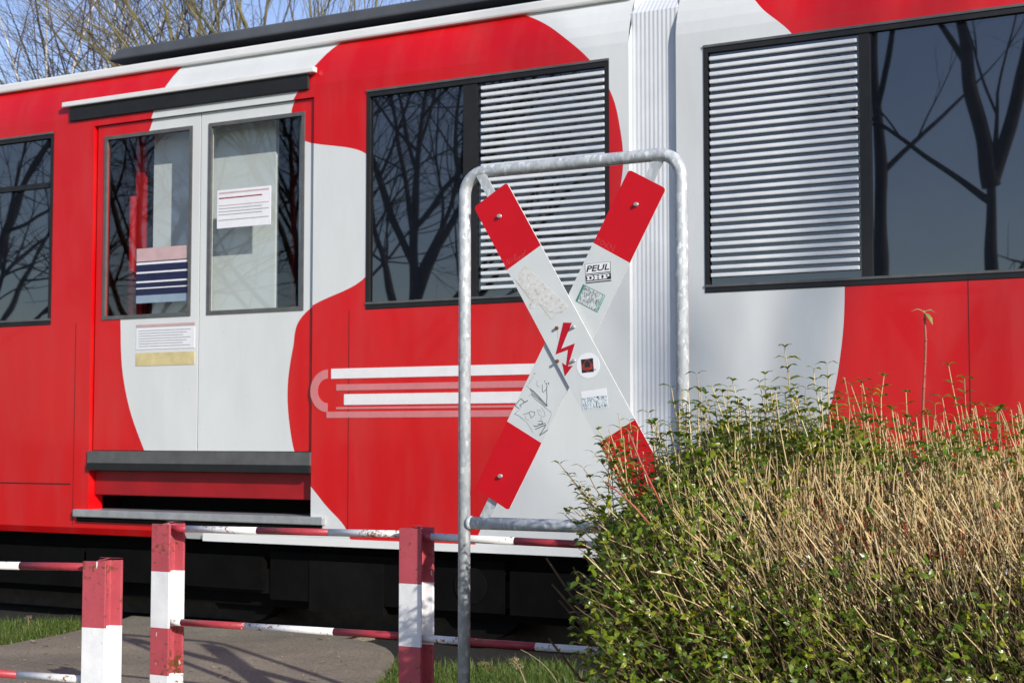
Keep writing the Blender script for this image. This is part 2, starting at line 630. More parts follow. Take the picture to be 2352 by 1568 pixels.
for (c0, c1) in CAR:
    b = MB()
    opens = [o for o in (EXTRA[0], W1, DOOR, W2, W3, EXTRA[1]) if c0 <= o[0] and o[1] <= c1]
    # upper panel with rolled cove, lower panel (left out where the door is)
    strip(b, COVE, c0, c1)
    lows = [(c0, c1)]
    if DOOR in opens:
        lows = [(c0, DOOR[0]), (DOOR[1], c1)]
        strip(b, [(.02, .52), (0, .56), (0, .62)], DOOR[0], DOOR[1])
    for x0, x1 in lows:
        strip(b, [(.02, .52), (0, .56), (0, Z_SILL)], x0, x1)
    # pillars between the openings
    edge = c0
    for o in opens + [(c1, c1)]:
        if o[0] - edge > .01:
            strip(b, [(0, Z_SILL), (0, Z_HEAD)], edge, o[0])
        edge = o[1]
    # reveals of the openings
    for o in opens:
        zb = .62 if o is DOOR else Z_SILL
        b.face([(o[0], 0, zb), (o[0], 0, Z_HEAD), (o[0], .12, Z_HEAD), (o[0], .12, zb)])
        b.face([(o[1], 0, zb), (o[1], .12, zb), (o[1], .12, Z_HEAD), (o[1], 0, Z_HEAD)])
        b.face([(o[0], 0, Z_HEAD), (o[1], 0, Z_HEAD), (o[1], .12, Z_HEAD), (o[0], .12, Z_HEAD)])
        b.face([(o[0], 0, zb), (o[0], .12, zb), (o[1], .12, zb), (o[1], 0, zb)])
    # far side, ends, floor
    b.face([(c0, WID, .52), (c0, WID, 3.345), (c1, WID, 3.345), (c1, WID, .52)])
    for x in (c0, c1):
        b.face([(x, .02, .52), (x, 0, .56), (x, 0, 3.1), (x, .085, 3.345), (x, WID, 3.345), (x, WID, .52)])
    b.face([(c0, .02, .52), (c0, WID, .52), (c1, WID, .52), (c1, .02, .52)])
    body = b.build('car_body', M['livery'], tram)
    # roof: white gutter strip and grey roof skin
    g = MB()
    g.box(c0, c1, .055, .125, 3.345, 3.402)
    bevel(g.build('roof_gutter', M['trim_white'], tram), .012)
    r = MB()
    ys = [.125, .35, .8, WID / 2, WID - .8, WID - .35, WID]
    zs = [3.375, 3.43, 3.47, 3.48, 3.47, 3.43, 3.345]
    for k in range(len(ys) - 1):
        r.face([(c0, ys[k], zs[k]), (c1, ys[k], zs[k]), (c1, ys[k + 1], zs[k + 1]), (c0, ys[k + 1], zs[k + 1])])
    r.build('roof', M['roof_grey'], tram)

# roof fairings: grey shroud with the dark equipment gap under it
for x0, x1 in ((su(268) - .36, J0 - .25), (J1 + .3, 8.8)):
    f = MB()
    f.prism([(x0, 3.505), (x1, 3.505), (x1, 3.575), (x0 + .10, 3.575)], .24, 2.1)
    fo = bevel(f.build('roof_fairing', M['roof_grey'], tram), .012)
    e = MB()
    e.box(x0 + .35, x1 - .1, .42, 2.0, 3.42, 3.504)
    x = x0 + .5
    while x < x1 - 1.4:
        e.box(x, x + rnd.uniform(.5, 1.3), .34, .43, 3.43, 3.49)
        x += rnd.uniform(1.1, 1.9)
    e.build('roof_equipment', M['black'], tram)

# bellows between the cars
b = MB()
n = 11
for k in range(n):
    xa = J0 + (J1 - J0) * k / n
    xb = J0 + (J1 - J0) * (k + .5) / n
    xc = J0 + (J1 - J0) * (k + 1) / n
    for (x0, y0, x1, y1) in ((xa, .0335, xb, .0315), (xb, .0315, xc, .0335)):
        b.face([(x0, y0, .58), (x1, y1, .58), (x1, y1, 3.25), (x0, y0, 3.25)])
        b.face([(x0, y0, 3.25), (x1, y1, 3.25), (x1, y1 + .12, 3.38), (x0, y0 + .12, 3.38)])
b.face([(J0, .16, 3.38), (J1, .16, 3.38), (J1, 2.3, 3.38), (J0, 2.3, 3.38)])
b.build('bellows', M['bellows'], tram)


def frame_bars(mb, x0, x1, z0, z1, wd, y0, y1, m=0, ws=None):
    ws = ws or wd
    mb.box(x0, x1, y0, y1, z0, z0 + wd, m)
    mb.box(x0, x1, y0, y1, z1 - wd, z1, m)
    mb.box(x0, x0 + ws, y0, y1, z0 + wd, z1 - wd, m)
    mb.box(x1 - ws, x1, y0, y1, z0 + wd, z1 - wd, m)


def window(x0, x1, dividers=()):
    g = MB()
    g.box(x0 + .03, x1 - .03, .014, .022, Z_SILL + .03, Z_HEAD - .03)
    wo = g.build('window', M['glass'], tram)
    f = MB()
    frame_bars(f, x0 + .002, x1 - .002, Z_SILL + .002, Z_HEAD - .002, .038, -.004, .03, 0, .022)
    f.box(x0 + .002, x1 - .002, -.009, -.0045, Z_HEAD - .014, Z_HEAD - .002, 1)
    f.box(x0 + .002, x1 - .002, -.009, -.0045, Z_SILL + .028, Z_SILL + .040, 1)
    for a, c in dividers:
        f.box(a, c, .002, .0135, Z_SILL + .041, Z_HEAD - .041, 2)
    f.build('window_frame', [M['rubber'], M['rubber_grey'], M['rubber']], wo)
    return wo


window(EXTRA[0][0], EXTRA[0][1])
o1 = window(W1[0], W1[1], [(W1[0] + 1.2, W1[0] + 1.25)])
h = MB()                                      # tip-up window bar seen as a dark line
za = TR.at(0, 437)[1]
h.box(W1[0] + .05, W1[1] - .04, -.001, .0138, za - .016, za + .016)
h.build('window_bar', M['rubber'], o1)
W2o = window(W2[0], W2[1], [(su(1062), su(1094))])
W3o = window(W3[0], W3[1], [(su(1984), su(2010))])
window(EXTRA[1][0], EXTRA[1][1])


def stripes(wo, x0, x1):
    s = MB()
    p = .0380
    z = Z_SILL + .075
    while z < Z_HEAD - .06:
        s.prism([(x0, z), (x1, z), (x1, z + .0195), (x0, z + .0195)], -.006, .013)
        z += p
    o = bevel(s.build('white_stripes', M['slat'], wo), .004)
    o['label'] = 'rows of white horizontal slats across dark glass'


stripes(W2o, su(1104), su(1392))
stripes(W3o, su(1636), su(1980))

# ---- door
door_x = [DOOR[0] + .012, (DOOR[0] + DOOR[1]) / 2, DOOR[1] - .012]
for k in range(2):
    x0, x1 = door_x[k] + .004, door_x[k + 1] - .004
    d = MB()
    st = .062
    d.box(x0, x1, .018, .055, 1.032, 1.83)
    d.box(x0, x1, .018, .055, 2.955, 3.026)
    d.box(x0, x0 + st, .018, .055, 1.83, 2.955)
    d.box(x1 - st, x1, .018, .055, 1.83, 2.955)
    leaf_o = d.build('door_leaf', M['livery'], tram)
    g = MB()
    g.face([(x0 + st, .030, 1.83), (x1 - st, .030, 1.83), (x1 - st, .030, 2.955), (x0 + st, .030, 2.955)])
    g.build('door_glass', M['clear'], leaf_o)
    f = MB()
    frame_bars(f, x0 + st - .004, x1 - st + .004, 1.826, 2.959, .022, .012, .028)
    f.build('glass_seal', M['rubber_grey'], leaf_o)
    if k == 0:
        st_o = MB()     # navy notice with pale lines, inside the lower part of the glass
        xa, xb = su(300), su(436)
        zt, zb_ = TR.at(420, 562)[1], TR.at(420, 690)[1]
        st_o.box(xa, xb, .0255, .0285, zb_, zt, 0)
        rows = [(.00, .05, 2), (.05, .24, 3), (.26, .30, 1), (.43, .46, 1), (.60, .63, 1), (.72, .74, 1), (.86, 1.0, 4)]
        for a, c, mm in rows:
            st_o.box(xa + .004, xb - .004, .024, .0255, zt - (zt - zb_) * c, zt - (zt - zb_) * a, mm)
        st_o.build('notice_sticker', [M['navy'], M['sticker_white'], M['sticker_rose'], M['sticker_rose'], M['sticker_blue']], leaf_o)['label'] = 'navy notice with pale lines'
        st_o = MB()     # white information panel on the lower door with cream strip
        xa, xb = su(305), su(440)
        for v0, v1, mm in ((742, 748, 2), (752, 800, 0), (808, 838, 1)):
            st_o.box(xa, xb, .0155, .0178, TR.at(380, v1)[1], TR.at(380, v0)[1], mm)
        for q in range(7):
            zq = TR.at(380, 757 + q * 6)[1]
            st_o.box(xa + .02, xb - .03 - .03 * (q % 3), .0148, .0155, zq - .002, zq + .002, 3)
        st_o.build('information_sticker', [M['paper'], M['sticker_yellow'], M['sticker_rose'], M['marker_faint']], leaf_o)['label'] = 'white notice with faint lines and a cream strip'
    else:
        st_o = MB()
        xa, xb = su(486), su(610)
        zt, zb_ = TR.at(540, 432)[1], TR.at(540, 520)[1]
        st_o.box(xa, xb, .0255, .0285, zb_, zt, 0)
        for q, (a, c, mm) in enumerate(((.06, .10, 1), (.20, .23, 2), (.40, .42, 1), (.48, .50, 3), (.56, .58, 3), (.64, .66, 3), (.78, .80, 3))):
            st_o.box(xa + .012, xb - .012 - .05 * (q % 2), .0245, .0255, zt - (zt - zb_) * c, zt - (zt - zb_) * a, mm)
        st_o.build('notice_sticker', [M['sticker_white'], M['sticker_rose'], M['step_red'], M['marker_faint']], leaf_o)['label'] = 'white notice with thin lines'

h = MB()
hx0, hx1 = su(150), su(705)
h.box(hx0, hx1, -.016, .0, 3.075, 3.165, 0)
h.box(hx0 - .05, hx1 + .05, -.034, .004, 3.166, 3.198, 1)
bevel(h.build('door_header', [M['rubber'], M['trim_white']], tram), .006)
h = MB()
h.box(DOOR[0] - .0, DOOR[1] + .0, -.014, .06, .955, 1.028, 0)
h.box(DOOR[0] - .0, DOOR[1] + .0, -.02, .05, .912, .954, 1)
h.build('door_sill', [M['rubber_grey'], M['rubber']], tram)
h = MB()
h.box(DOOR[0] + .002, DOOR[1] - .002, .05, .10, .76, .911, 0)        # red riser
h.box(DOOR[0] + .002, DOOR[1] - .002, .28, .34, .625, .759, 1)        # black slot
h.box(DOOR[0] - .10, DOOR[1] + .10, -.03, .25, .626, .672, 2)         # bright step edge
h.box(DOOR[0] - .08, DOOR[1] + .08, -.018, .03, .598, .6255, 1)
bevel(h.build('folding_step', [M['step_red'], M['black'], M['alu']], tram), .006)

# interior seen through the door glass
h = MB()
h.box(su(300), su(585), .17, .20, 1.0, 2.98, 0)
h.box(su(250), su(268), .20, .24, 1.0, 2.98, 2)
h.box(DOOR[0] - .6, DOOR[1] + .8, 1.5, 1.55, .9, 3.2, 1)
h.box(DOOR[0] - .6, DOOR[1] + .8, .13, 1.5, .86, .90, 1)
h.box(su(640), su(712), .17, .22, 1.0, 2.95, 0)
h.build('interior_partition', [M['inner'], M['inner_dark'], M['step_red']], tram)
h = MB()
px = su(255)
h.tube([(px, .16, 1.0), (px, .16, 2.6)], .022, 12)
h.tube([(su(500), .7, 1.0), (su(500), .7, 3.0)], .018, 12)
h.build('grab_pole', M['step_red'], tram, smooth=True)

# lower trims, seams and lettering band
h = MB()
h.box(su(470), J0 - .0, -.006, .02, .512, .553)
h.build('sill_trim', M['trim_white'], tram)
h = MB()
h.box(J1, 9.5, -.006, .02, .512, .553)
h.build('sill_trim', M['trim_white'], tram)
SEAMS = []
zq = TR.at(100, 1110)[1]
SEAMS.append((-11, DOOR[0] - .15, zq - .004, zq + .004))
for u in (170, 800, 2230):
    SEAMS.append((su(u) - .0015, su(u) + .0015, .57, Z_SILL))
for sm_ in SEAMS:
    h = MB()
    h.box(sm_[0], sm_[1], -.0012, .01, sm_[2], sm_[3])
    h.build('panel_seam', M['seam'], tram)

lg = MB()
zc = (TR.at(745, 850)[1] + TR.at(745, 945)[1]) / 2
for v0, v1, ua, ub, mm in ((838, 862, 760, 1236, 0), (876, 891, 772, 1232, 1), (900, 926, 790, 1228, 0), (931, 936, 772, 1226, 1), (942, 957, 750, 1224, 1)):
    za, zb_ = TR.at(1100, v1)[1], TR.at(1100, v0)[1]
    lg.prism([(su(ua), za), (su(ub), za), (su(ub), zb_), (su(ua), zb_)], -.0022, -.0002, mm)
cx, rr = su(752), .118
ring = []
for k in range(20):
    a0, a1 = math.pi / 2 + math.pi * k / 20, math.pi / 2 + math.pi * (k + 1) / 20
    lg.prism([(cx + rr * math.cos(a0), zc + rr * math.sin(a0)), (cx + rr * math.cos(a1), zc + rr * math.sin(a1)),
              (cx + (rr - .05) * math.cos(a1), zc + (rr - .05) * math.sin(a1)), (cx + (rr - .05) * math.cos(a0), zc + (rr - .05) * math.sin(a0))], -.0024, -.0004, 1)
lg.build('lettering_band', [M['decal_white'], M['decal_pink']], tram)['label'] = 'pale band of white and pink lines on the red side'

# underframe: dark skirts, boxes and bogies
h = MB()
h.box(-11, 9.5, .16, 2.2, .14, .515)
x = -10.9
while x < 9.2:
    wd = rnd.uniform(.7, 1.7)
    h.box(x, x + wd - .04, .055 + rnd.uniform(0, .05), .161, rnd.choice((.15, .19, .24)), rnd.uniform(.40, .50), rnd.choice((0, 0, 1)))
    x += wd
h.build('underframe', [M['black'], M['black2']], tram)
for bx in (-8.8, -1.1, 1.9, 7.4):
    bg_ = MB()
    bg_.box(bx - 1.05, bx + 1.05, .10, .16, .22, .36, 0)
    bg_.box(bx - .25, bx + .25, .085, .13, .14, .42, 0)
    bo = bg_.build('bogie', M['black2'], tram)
    for dx in (-.8, .8):
        wm = MB()
        pts = [(bx + dx + .30 * math.cos(2 * math.pi * k / 28), .33 + .30 * math.sin(2 * math.pi * k / 28)) for k in range(28)]
        wm.prism(pts, .20, .32, 0)
        pts = [(bx + dx + .10 * math.cos(2 * math.pi * k / 16), .33 + .10 * math.sin(2 * math.pi * k / 16)) for k in range(16)]
        wm.prism(pts, .085, .20, 0)
        wm.build('wheel', M['black2'], bo)

# ------------------------------------------------------------------ level crossing sign
SG = Frame(1176, 5.0, 29.0)
sign = thing('level_crossing_sign', 'red and white crossed boards in a galvanised tube frame, stickers on the boards', 'crossing sign',
             SG.o, -SG.a)
x_l = SG.at(1067, 900)[0]
x_r = SG.at(1567, 700)[0]
z_tl = SG.at(1100, 396)[1]
z_tr = SG.at(1500, 356)[1]
z_top = (z_tl + z_tr) / 2
z_bot = SG.at(1200, 1204)[1]
rt = .0205


def rounded(p0, corner, p1, r, n=8):
    c = Vector(corner)
    a = (Vector(p0) - c).normalized()
    b_ = (Vector(p1) - c).normalized()
    ctr = c + a * r + b_ * r
    return [ctr - b_ * r * math.cos(t) - a * r * math.sin(t) for t in [math.pi / 2 * k / n for k in range(n + 1)]]


tb = MB()
path = [(x_l, 0, 0.0), (x_l, 0, z_top - .2)]
path += rounded((x_l, 0, 0), (x_l, 0, z_top), (x_r, 0, z_top), .075)
path += rounded((x_l, 0, z_top), (x_r, 0, z_top), (x_r, 0, 0), .075)
path += [(x_r, 0, z_top - .2), (x_r, 0, 0.0)]
tb.tube(path, rt, 20)
tb.build('frame_tube', M['galv'], sign, smooth=True)
tb = MB()
tb.tube([(x_l + .012, 0, z_bot), (x_r - .012, 0, z_bot)], rt, 20)
# weld collars
for xx, sgn in ((x_l + rt, 1), (x_r - rt, -1)):
    tb.tube([(xx - .002 * sgn, 0, z_bot), (xx + .004 * sgn, 0, z_bot), (xx + .011 * sgn, 0, z_bot)], [.0245, .0238, .0208], 20)
tb.build('cross_tube', M['galv'], sign, smooth=True)

YF, YR = -.026, -.0175              # front faces of the two boards
A_top = SG.at(1126, 448, YF)
A_b1 = SG.at(1200, 594, YF)
A_b2 = SG.at(1417, 990, YF)
B_top = SG.at(1487, 411, YR)
B_b1 = SG.at(1405, 581, YR)
B_b2 = SG.at(1204, 992, YR)
B_bot = SG.at(1128, 1145, YR)
LENGTH = math.hypot(B_top[0] - B_bot[0], B_top[1] - B_bot[1])
c1, c2 = SG.at(1443, 391, YR), SG.at(1531, 432, YR)
WIDTH = math.hypot(c1[0] - c2[0], c1[1] - c2[1]) * .99


def board(top, b1, b2, yf, length, wd):
    ax = Vector((b2[0] - top[0], b2[1] - top[1])).normalized()
    pr = Vector((ax.y, -ax.x))
    if pr.x < 0:
        pr = -pr
    T = Vector(top)
    d1 = (Vector(b1) - T).dot(ax)
    d2 = (Vector(b2) - T).dot(ax)
    cr = .011

    def P(a, c):
        q = T + ax * a + pr * c
        return (q.x, q.y)
    mb = MB()
    hw = wd / 2
    y0, y1 = yf, yf + .004

    def corner(a, c, sa, sc):
        pts = []
        for k in range(5):
            t = math.pi / 2 * k / 4
            pts.append(P(a + sa * cr * (1 - math.sin(t)), c - sc * cr * (1 - math.cos(t))))
        return pts
    c_r = corner(0, hw, 1, 1)            # from the side edge to the end edge
    c_l = corner(0, -hw, 1, -1)
    mb.prism([P(d1, -hw), P(d1, hw)] + c_r + c_l[::-1], y0, y1, 0, 2)
    mb.prism([P(d1, -hw), P(d1, hw), P(d2, hw), P(d2, -hw)], y0, y1, 1, 2)
    c_r = corner(length, hw, -1, 1)
    c_l = corner(length, -hw, -1, -1)
    mb.prism([P(d2, -hw), P(d2, hw)] + c_r + c_l[::-1], y0, y1, 0, 2)
    # thin pale edge line of the plate
    o = mb.build('crossed_board', [M['arm_red'], M['arm_white'], M['arm_edge']], sign)
    return o, P, d1, d2, ax


front, PA, da1, da2, axA = board(A_top, A_b1, A_b2, YF, LENGTH, WIDTH)
rear, PB, db1, db2, axB = board(B_top, B_b1, B_b2, YR, LENGTH, WIDTH)
front['label'] = 'front board with the red lightning arrow'
rear['label'] = 'rear board with marker scribbles and a black and white sticker'

# flat bar brackets from the boards to the tube corners
for (P_, a, ex) in ((PA, -.0, 1), (PB, 0, 1), (PB, LENGTH, -1), (PA, LENGTH, -1)):
    mb = MB()
    hw = .0165
    yb = -.0075 if P_ is PB else -.0165
    out = .095 if ex == 1 else .075
    q = [P_(a - ex * out, -hw), P_(a - ex * out, hw), P_(a + ex * .16, hw), P_(a + ex * .16, -hw)]
    mb.prism(q, yb, yb + .006)
    o = mb.build('bracket_bar', M['galv'], sign)


def hexbolt(parent, u, v, y, m, r=.0068, name='bolt'):
    x, z = SG.at(u, v, y)
    b_ = MB()
    pts = [(x + r * math.cos(math.pi / 3 * k + .3), z + r * math.sin(math.pi / 3 * k + .3)) for k in range(6)]
    b_.prism(pts, y - .0105, y - .0035)
    pts = [(x + r * 1.1 * math.cos(math.pi / 8 * k), z + r * 1.1 * math.sin(math.pi / 8 * k)) for k in range(16)]
    b_.prism(pts, y - .0035, y)
    o = b_.build(name, M[m], parent)
    bevel(o, .001, 1)
    return o


hexbolt(front, 1148, 497, YF, 'zinc')
hexbolt(rear, 1462, 470, YR, 'zinc')
hexbolt(rear, 1150, 1093, YR, 'zinc')
for u, v, mm in ((1280, 753, 'rusty'), (1318, 751, 'zinc'), (1281, 829, 'rusty'), (1319, 828, 'zinc')):
    o = hexbolt(front, u, v, YF, mm, .0052)
    if mm == 'rusty':
        o['label'] = 'rusty bolt'


def K(x0, y0, sc):
    return lambda x, y: ((x0 + x * sc) / 1.7415, (y0 + y * sc) / 1.7415)


cB = K(2150, 1250, .28708)
cP = K(2200, 1000, .17857)
cG = K(2000, 1480, .19133)
cC = K(1850, 650, .38265)
EPS = .0009


def on(c, y):
    return lambda x, z: SG.at(*c(x, z), y)


# red lightning arrow
q = on(cB, YF)
mb = MB()
arrow = [(362, 138), (480, 141), (332, 503), (522, 427), (426, 747), (494, 738), (383, 884), (346, 698), (400, 735), (428, 516), (255, 582)]
mb.prism([q(*p) for p in arrow], YF - EPS, YF)
mb.build('lightning_arrow', M['bolt_red'], front)
# rust runs under the two rusty bolts
for pts in ([(284, 225), (284, 240), (283, 300), (280, 360)], [(288, 675), (288, 690), (290, 720)]):
    mb = MB()
    mb.ribbon([q(*p) for p in pts], .0016, YF - .0005)
    mb.build('rust_run', M['sticker_yellow'], front)


def text_poly(txt, shear=0.0, bold=0.0):
    """glyph outlines of the built-in font as a flat mesh scaled to a unit box"""
    cu = bpy.data.curves.new('glyphs', 'FONT')
    cu.body = txt
    cu.shear = shear
    cu.offset = bold
    cu.resolution_u = 3
    ob = bpy.data.objects.new('glyphs', cu)
    COL.objects.link(ob)
    bpy.context.view_layer.update()
    dg = bpy.context.evaluated_depsgraph_get()
    me = bpy.data.meshes.new_from_object(ob.evaluated_get(dg))
    vs = [vv.co.copy() for vv in me.vertices]
    fs = [tuple(p.vertices) for p in me.polygons]
    bpy.data.objects.remove(ob)
    bpy.data.curves.remove(cu)
    bpy.data.meshes.remove(me)
    xs = [c.x for c in vs]
    ys_ = [c.y for c in vs]
    x0, x1, y0, y1 = min(xs), max(xs), min(ys_), max(ys_)
    return [((c.x - x0) / (x1 - x0), (c.y - y0) / (y1 - y0)) for c in vs], fs


def put_text(mb, tp, fn, y, m):
    vs, fs = tp
    i = len(mb.v)
    for a, c in vs:
        x, z = fn(a, c)
        mb.v.append((x, y, z))
    for f in fs:
        mb.f.append(tuple(i + k for k in f))
        mb.m.append(m)


def bil(p00, p10, p11, p01):
    def fn(a, c):
        return tuple((p00[k] * (1 - a) + p10[k] * a) * (1 - c) + (p01[k] * (1 - a) + p11[k] * a) * c for k in (0, 1))
    return fn


# PEUL / DHP sticker
q = on(cP, YR)
Q = bil(q(806, 752), q(1371, 692), q(1352, 256), q(782, 320))
mb = MB()


def quad(mb, Q, a0, a1, c0, c1, y, m):
    mb.face([(*[Q(a, c)[0:1][0] for a in ()],)] if False else [(Q(a, c)[0], y, Q(a, c)[1]) for a, c in ((a0, c0), (a1, c0), (a1, c1), (a0, c1))], m)


mb.prism([Q(0, 0), Q(1, 0), Q(1, 1), Q(0, 1)], YR - .0007, YR, 0)
quad(mb, Q, .015, .985, .50, .985, YR - .0010, 1)       # white field of the big word
quad(mb, Q, 0, 1, .425, .455, YR - .0010, 1)
quad(mb, Q, 0, 1, .055, .095, YR - .0010, 1)
put_text(mb, text_poly('PEUL', .22, .022), bil(Q(.045, .58), Q(.955, .58), Q(.955, .90), Q(.045, .90)), YR - .0013, 0)


def slab(mb, Q, kind, a0, a1, c0, c1, y, m):
    """wide slab-serif capital"""
    w_, h_ = a1 - a0, c1 - c0
    def bx(xa, xb, za, zb_):
        quad(mb, Q, a0 + w_ * xa, a0 + w_ * xb, c0 + h_ * za, c0 + h_ * zb_, y, m)
    if kind == 'H':
        for xa in (.0, .55):
            bx(xa, xa + .45, 0, .2)
            bx(xa, xa + .45, .8, 1)
            bx(xa + .09, xa + .36, .2, .8)
        bx(.36, .64, .4, .6)
    elif kind == 'D':
        bx(0, .68, 0, .2)
        bx(0, .68, .8, 1)
        bx(.12, .40, .2, .8)
        pts = [(.68, 0), (.86, .06), (.98, .28), (1.0, .5), (.98, .72), (.86, .94), (.68, 1)]
        inn = [(.62, .2), (.68, .22), (.72, .35), (.73, .5), (.72, .65), (.68, .78), (.62, .8)]
        for (p, r_), (p2, r2) in zip(zip(pts, inn), list(zip(pts, inn))[1:]):
            mb.face([(Q(a0 + w_ * t[0], c0 + h_ * t[1])[0], y, Q(a0 + w_ * t[0], c0 + h_ * t[1])[1]) for t in (p, p2, r2, r_)], m)
    else:
        bx(0, .62, 0, .2)
        bx(0, .70, .82, 1)
        bx(.14, .46, .2, .82)
        bx(.46, .72, .36, .52)
        pts = [(.70, .36), (.90, .42), (1.0, .66), (.90, .94), (.70, 1)]
        inn = [(.66, .52), (.72, .55), (.74, .67), (.72, .80), (.66, .82)]
        for (p, r_), (p2, r2) in zip(zip(pts, inn), list(zip(pts, inn))[1:]):
            mb.face([(Q(a0 + w_ * t[0], c0 + h_ * t[1])[0], y, Q(a0 + w_ * t[0], c0 + h_ * t[1])[1]) for t in (p, p2, r2, r_)], m)


for kd, a0, a1 in (('D', .04, .32), ('H', .335, .66), ('P', .675, .955)):
    slab(mb, Q, kd, a0, a1, .15, .385, YR - .0012, 1)
mb.build('sticker', [M['ink'], M['paper']], rear)['label'] = 'black and white sticker reading PEUL DHP'

# worn green-edged picture sticker
Q = bil(q(572, 1140), q(1062, 1396), q(1240, 1014), q(744, 764))
mb = MB()
mb.prism([Q(0, 0), Q(1, 0), Q(1, 1), Q(0, 1)], YR - .0007, YR, 0)
quad(mb, Q, .10, .985, .03, .97, YR - .0010, 1)
quad(mb, Q, .075, .095, .02, .98, YR - .0010, 2)
quad(mb, Q, .90, .965, .08, .9, YR - .0012, 2)
mb.build('sticker', [M['teal'], M['worn_print'], M['teal_light']], rear)['label'] = 'worn picture sticker with teal edges'

# round white sticker with the black square
q = on(cB, YF)
mb = MB()
mb.prism([q(706 + 162 * math.cos(2 * math.pi * k / 40), 737 + 177 * math.sin(2 * math.pi * k / 40)) for k in range(40)], YF - .0007, YF, 0)
Q = bil(q(621, 842), q(788, 823), q(775, 635), q(607, 653))
quad(mb, Q, 0, 1, 0, 1, YF - .0010, 1)
dm = [(.5, .97), (.97, .5), (.5, .03), (.03, .5), (.5, .97)]
mb.ribbon([Q(*p) for p in dm], .0013, YF - .0013, 2)
mb.ribbon([Q(*p) for p in ((.26, .42), (.15, .5), (.26, .58))], .002, YF - .0013, 2)
mb.ribbon([Q(*p) for p in ((.74, .42), (.85, .5), (.74, .58))], .002, YF - .0013, 2)
put_text(mb, text_poly('OUTBREAK', 0, .02), bil(Q(.07, .20), Q(.93, .20), Q(.93, .37), Q(.07, .37)), YF - .0015, 2)
quad(mb, Q, 1.02, 1.18, .10, .20, YF - .0010, 3)
quad(mb, Q, .78, .90, 1.01, 1.05, YF - .0010, 3)
mb.build('sticker', [M['paper'], M['ink'], M['orange'], M['sticker_blue']], front)['label'] = 'round white sticker with a black square reading OUTBREAK'

# white sticker with the torn blue picture
Q = bil(q(632, 1363), q(985, 1318), q(957, 1049), q(605, 1100))
mb = MB()
mb.prism([Q(0, 0), Q(1, 0), Q(1, 1), Q(.55, 1), Q(.52, .96), Q(.48, .99), Q(.4, 1), Q(0, 1)], YF - .0007, YF, 0)
quad(mb, Q, .01, .99, .03, .64, YF - .0010, 1)
mb.build('sticker', [M['paper'], M['worn_print_blue']], front)['label'] = 'white sticker with a torn blue picture'

# patch of torn-off sticker residue
q = on(cC, YF)
mb = MB()
outl = [(648, 1085), (720, 1140), (790, 1205), (860, 1275), (935, 1345), (1020, 1420), (1105, 1495), (1090, 1530), (1045, 1568),
        (985, 1572), (900, 1560), (860, 1505), (800, 1480), (745, 1520), (705, 1530), (700, 1485), (712, 1420), (655, 1345), (600, 1280), (548, 1212), (590, 1150)]
mb.prism([q(*p) for p in outl], YF - .0006, YF)
for pts in ([(648, 1085), (700, 1120), (722, 1145)], [(760, 1180), (790, 1210)], [(840, 1260), (862, 1285)], [(548, 1212), (600, 1290), (700, 1420)],
            [(700, 1425), (780, 1370)], [(800, 1470), (880, 1568), (930, 1640)], [(985, 1570), (940, 1640)], [(880, 1540), (850, 1610)]):
    mb.ribbon([q(*p) for p in pts], .0011, YF - .0009, 1)
mb.build('sticker_residue', [M['residue'], M['sticker_yellow']], front)

# marker scribbles on the rear board
q = on(cG, YR)
mb = MB()
dark = [([(630, 390), (700, 440), (800, 540), (900, 650), (980, 740)], .0028), ([(660, 480), (740, 550), (850, 650), (950, 740), (990, 750)], .0018),
        ([(655, 510), (760, 620), (880, 710), (960, 790)], .0013), ([(640, 420), (720, 500), (850, 620), (940, 690)], .0013),
        ([(985, 320), (975, 400), (985, 560), (975, 680), (990, 740)], .0019), ([(885, 300), (890, 450), (920, 455), (980, 380), (990, 320)], .0015),
        ([(440, 595), (500, 650), (500, 680), (415, 735)], .0022), ([(440, 595), (370, 670), (320, 740), (400, 800)], .0022), ([(500, 680), (580, 635)], .0028),
        ([(415, 735), (450, 770)], .0017), ([(710, 1155), (750, 1175), (950, 1105)], .0024), ([(745, 1230), (860, 1180), (960, 1140), (930, 1200), (830, 1360), (1000, 1250)], .0026),
        ([(810, 1065), (880, 1060), (895, 1100), (850, 1130), (795, 1120)], .002), ([(610, 890), (640, 960), (655, 1000), (730, 930), (720, 870), (640, 860), (570, 910)], .0015),
        ([(485, 925), (530, 915), (570, 890)], .0013), ([(960, 270), (975, 295)], .003), ([(1010, 265), (1022, 290)], .003), ([(935, 225), (940, 240)], .0025), ([(715, 65), (728, 80)], .0025),
        ([(855, 1008), (865, 1016)], .0025), ([(305, 915), (350, 880)], .0013), ([(305, 915), (400, 950), (465, 1010)], .0012)]
for pts, wd in dark:
    mb.ribbon([q(*p) for p in pts], wd, YR - .0006)
faint = [([(700, 130), (650, 220), (590, 300)], .0015), ([(550, 320), (620, 380)], .0014), ([(780, 220), (770, 310), (800, 345), (825, 342)], .0014),
         ([(780, 830), (820, 930), (900, 975), (945, 960), (930, 870), (870, 785)], .0014), ([(780, 830), (830, 830), (870, 880)], .001),
         ([(960, 790), (1080, 890)], .0018), ([(1080, 920), (1040, 1020), (1000, 1115)], .0016), ([(540, 940), (530, 1000), (560, 1030), (610, 1040)], .0011),
         ([(470, 1010), (560, 1090), (630, 1190), (695, 1310)], .0013), ([(350, 870), (430, 810)], .0012), ([(635, 490), (610, 550)], .001)]
for pts, wd in faint:
    mb.ribbon([q(*p) for p in pts], wd, YR - .0005, 1)
mb.build('graffiti_lettering', [M['marker'], M['marker_faint']], rear)['label'] = 'black marker scribbles'

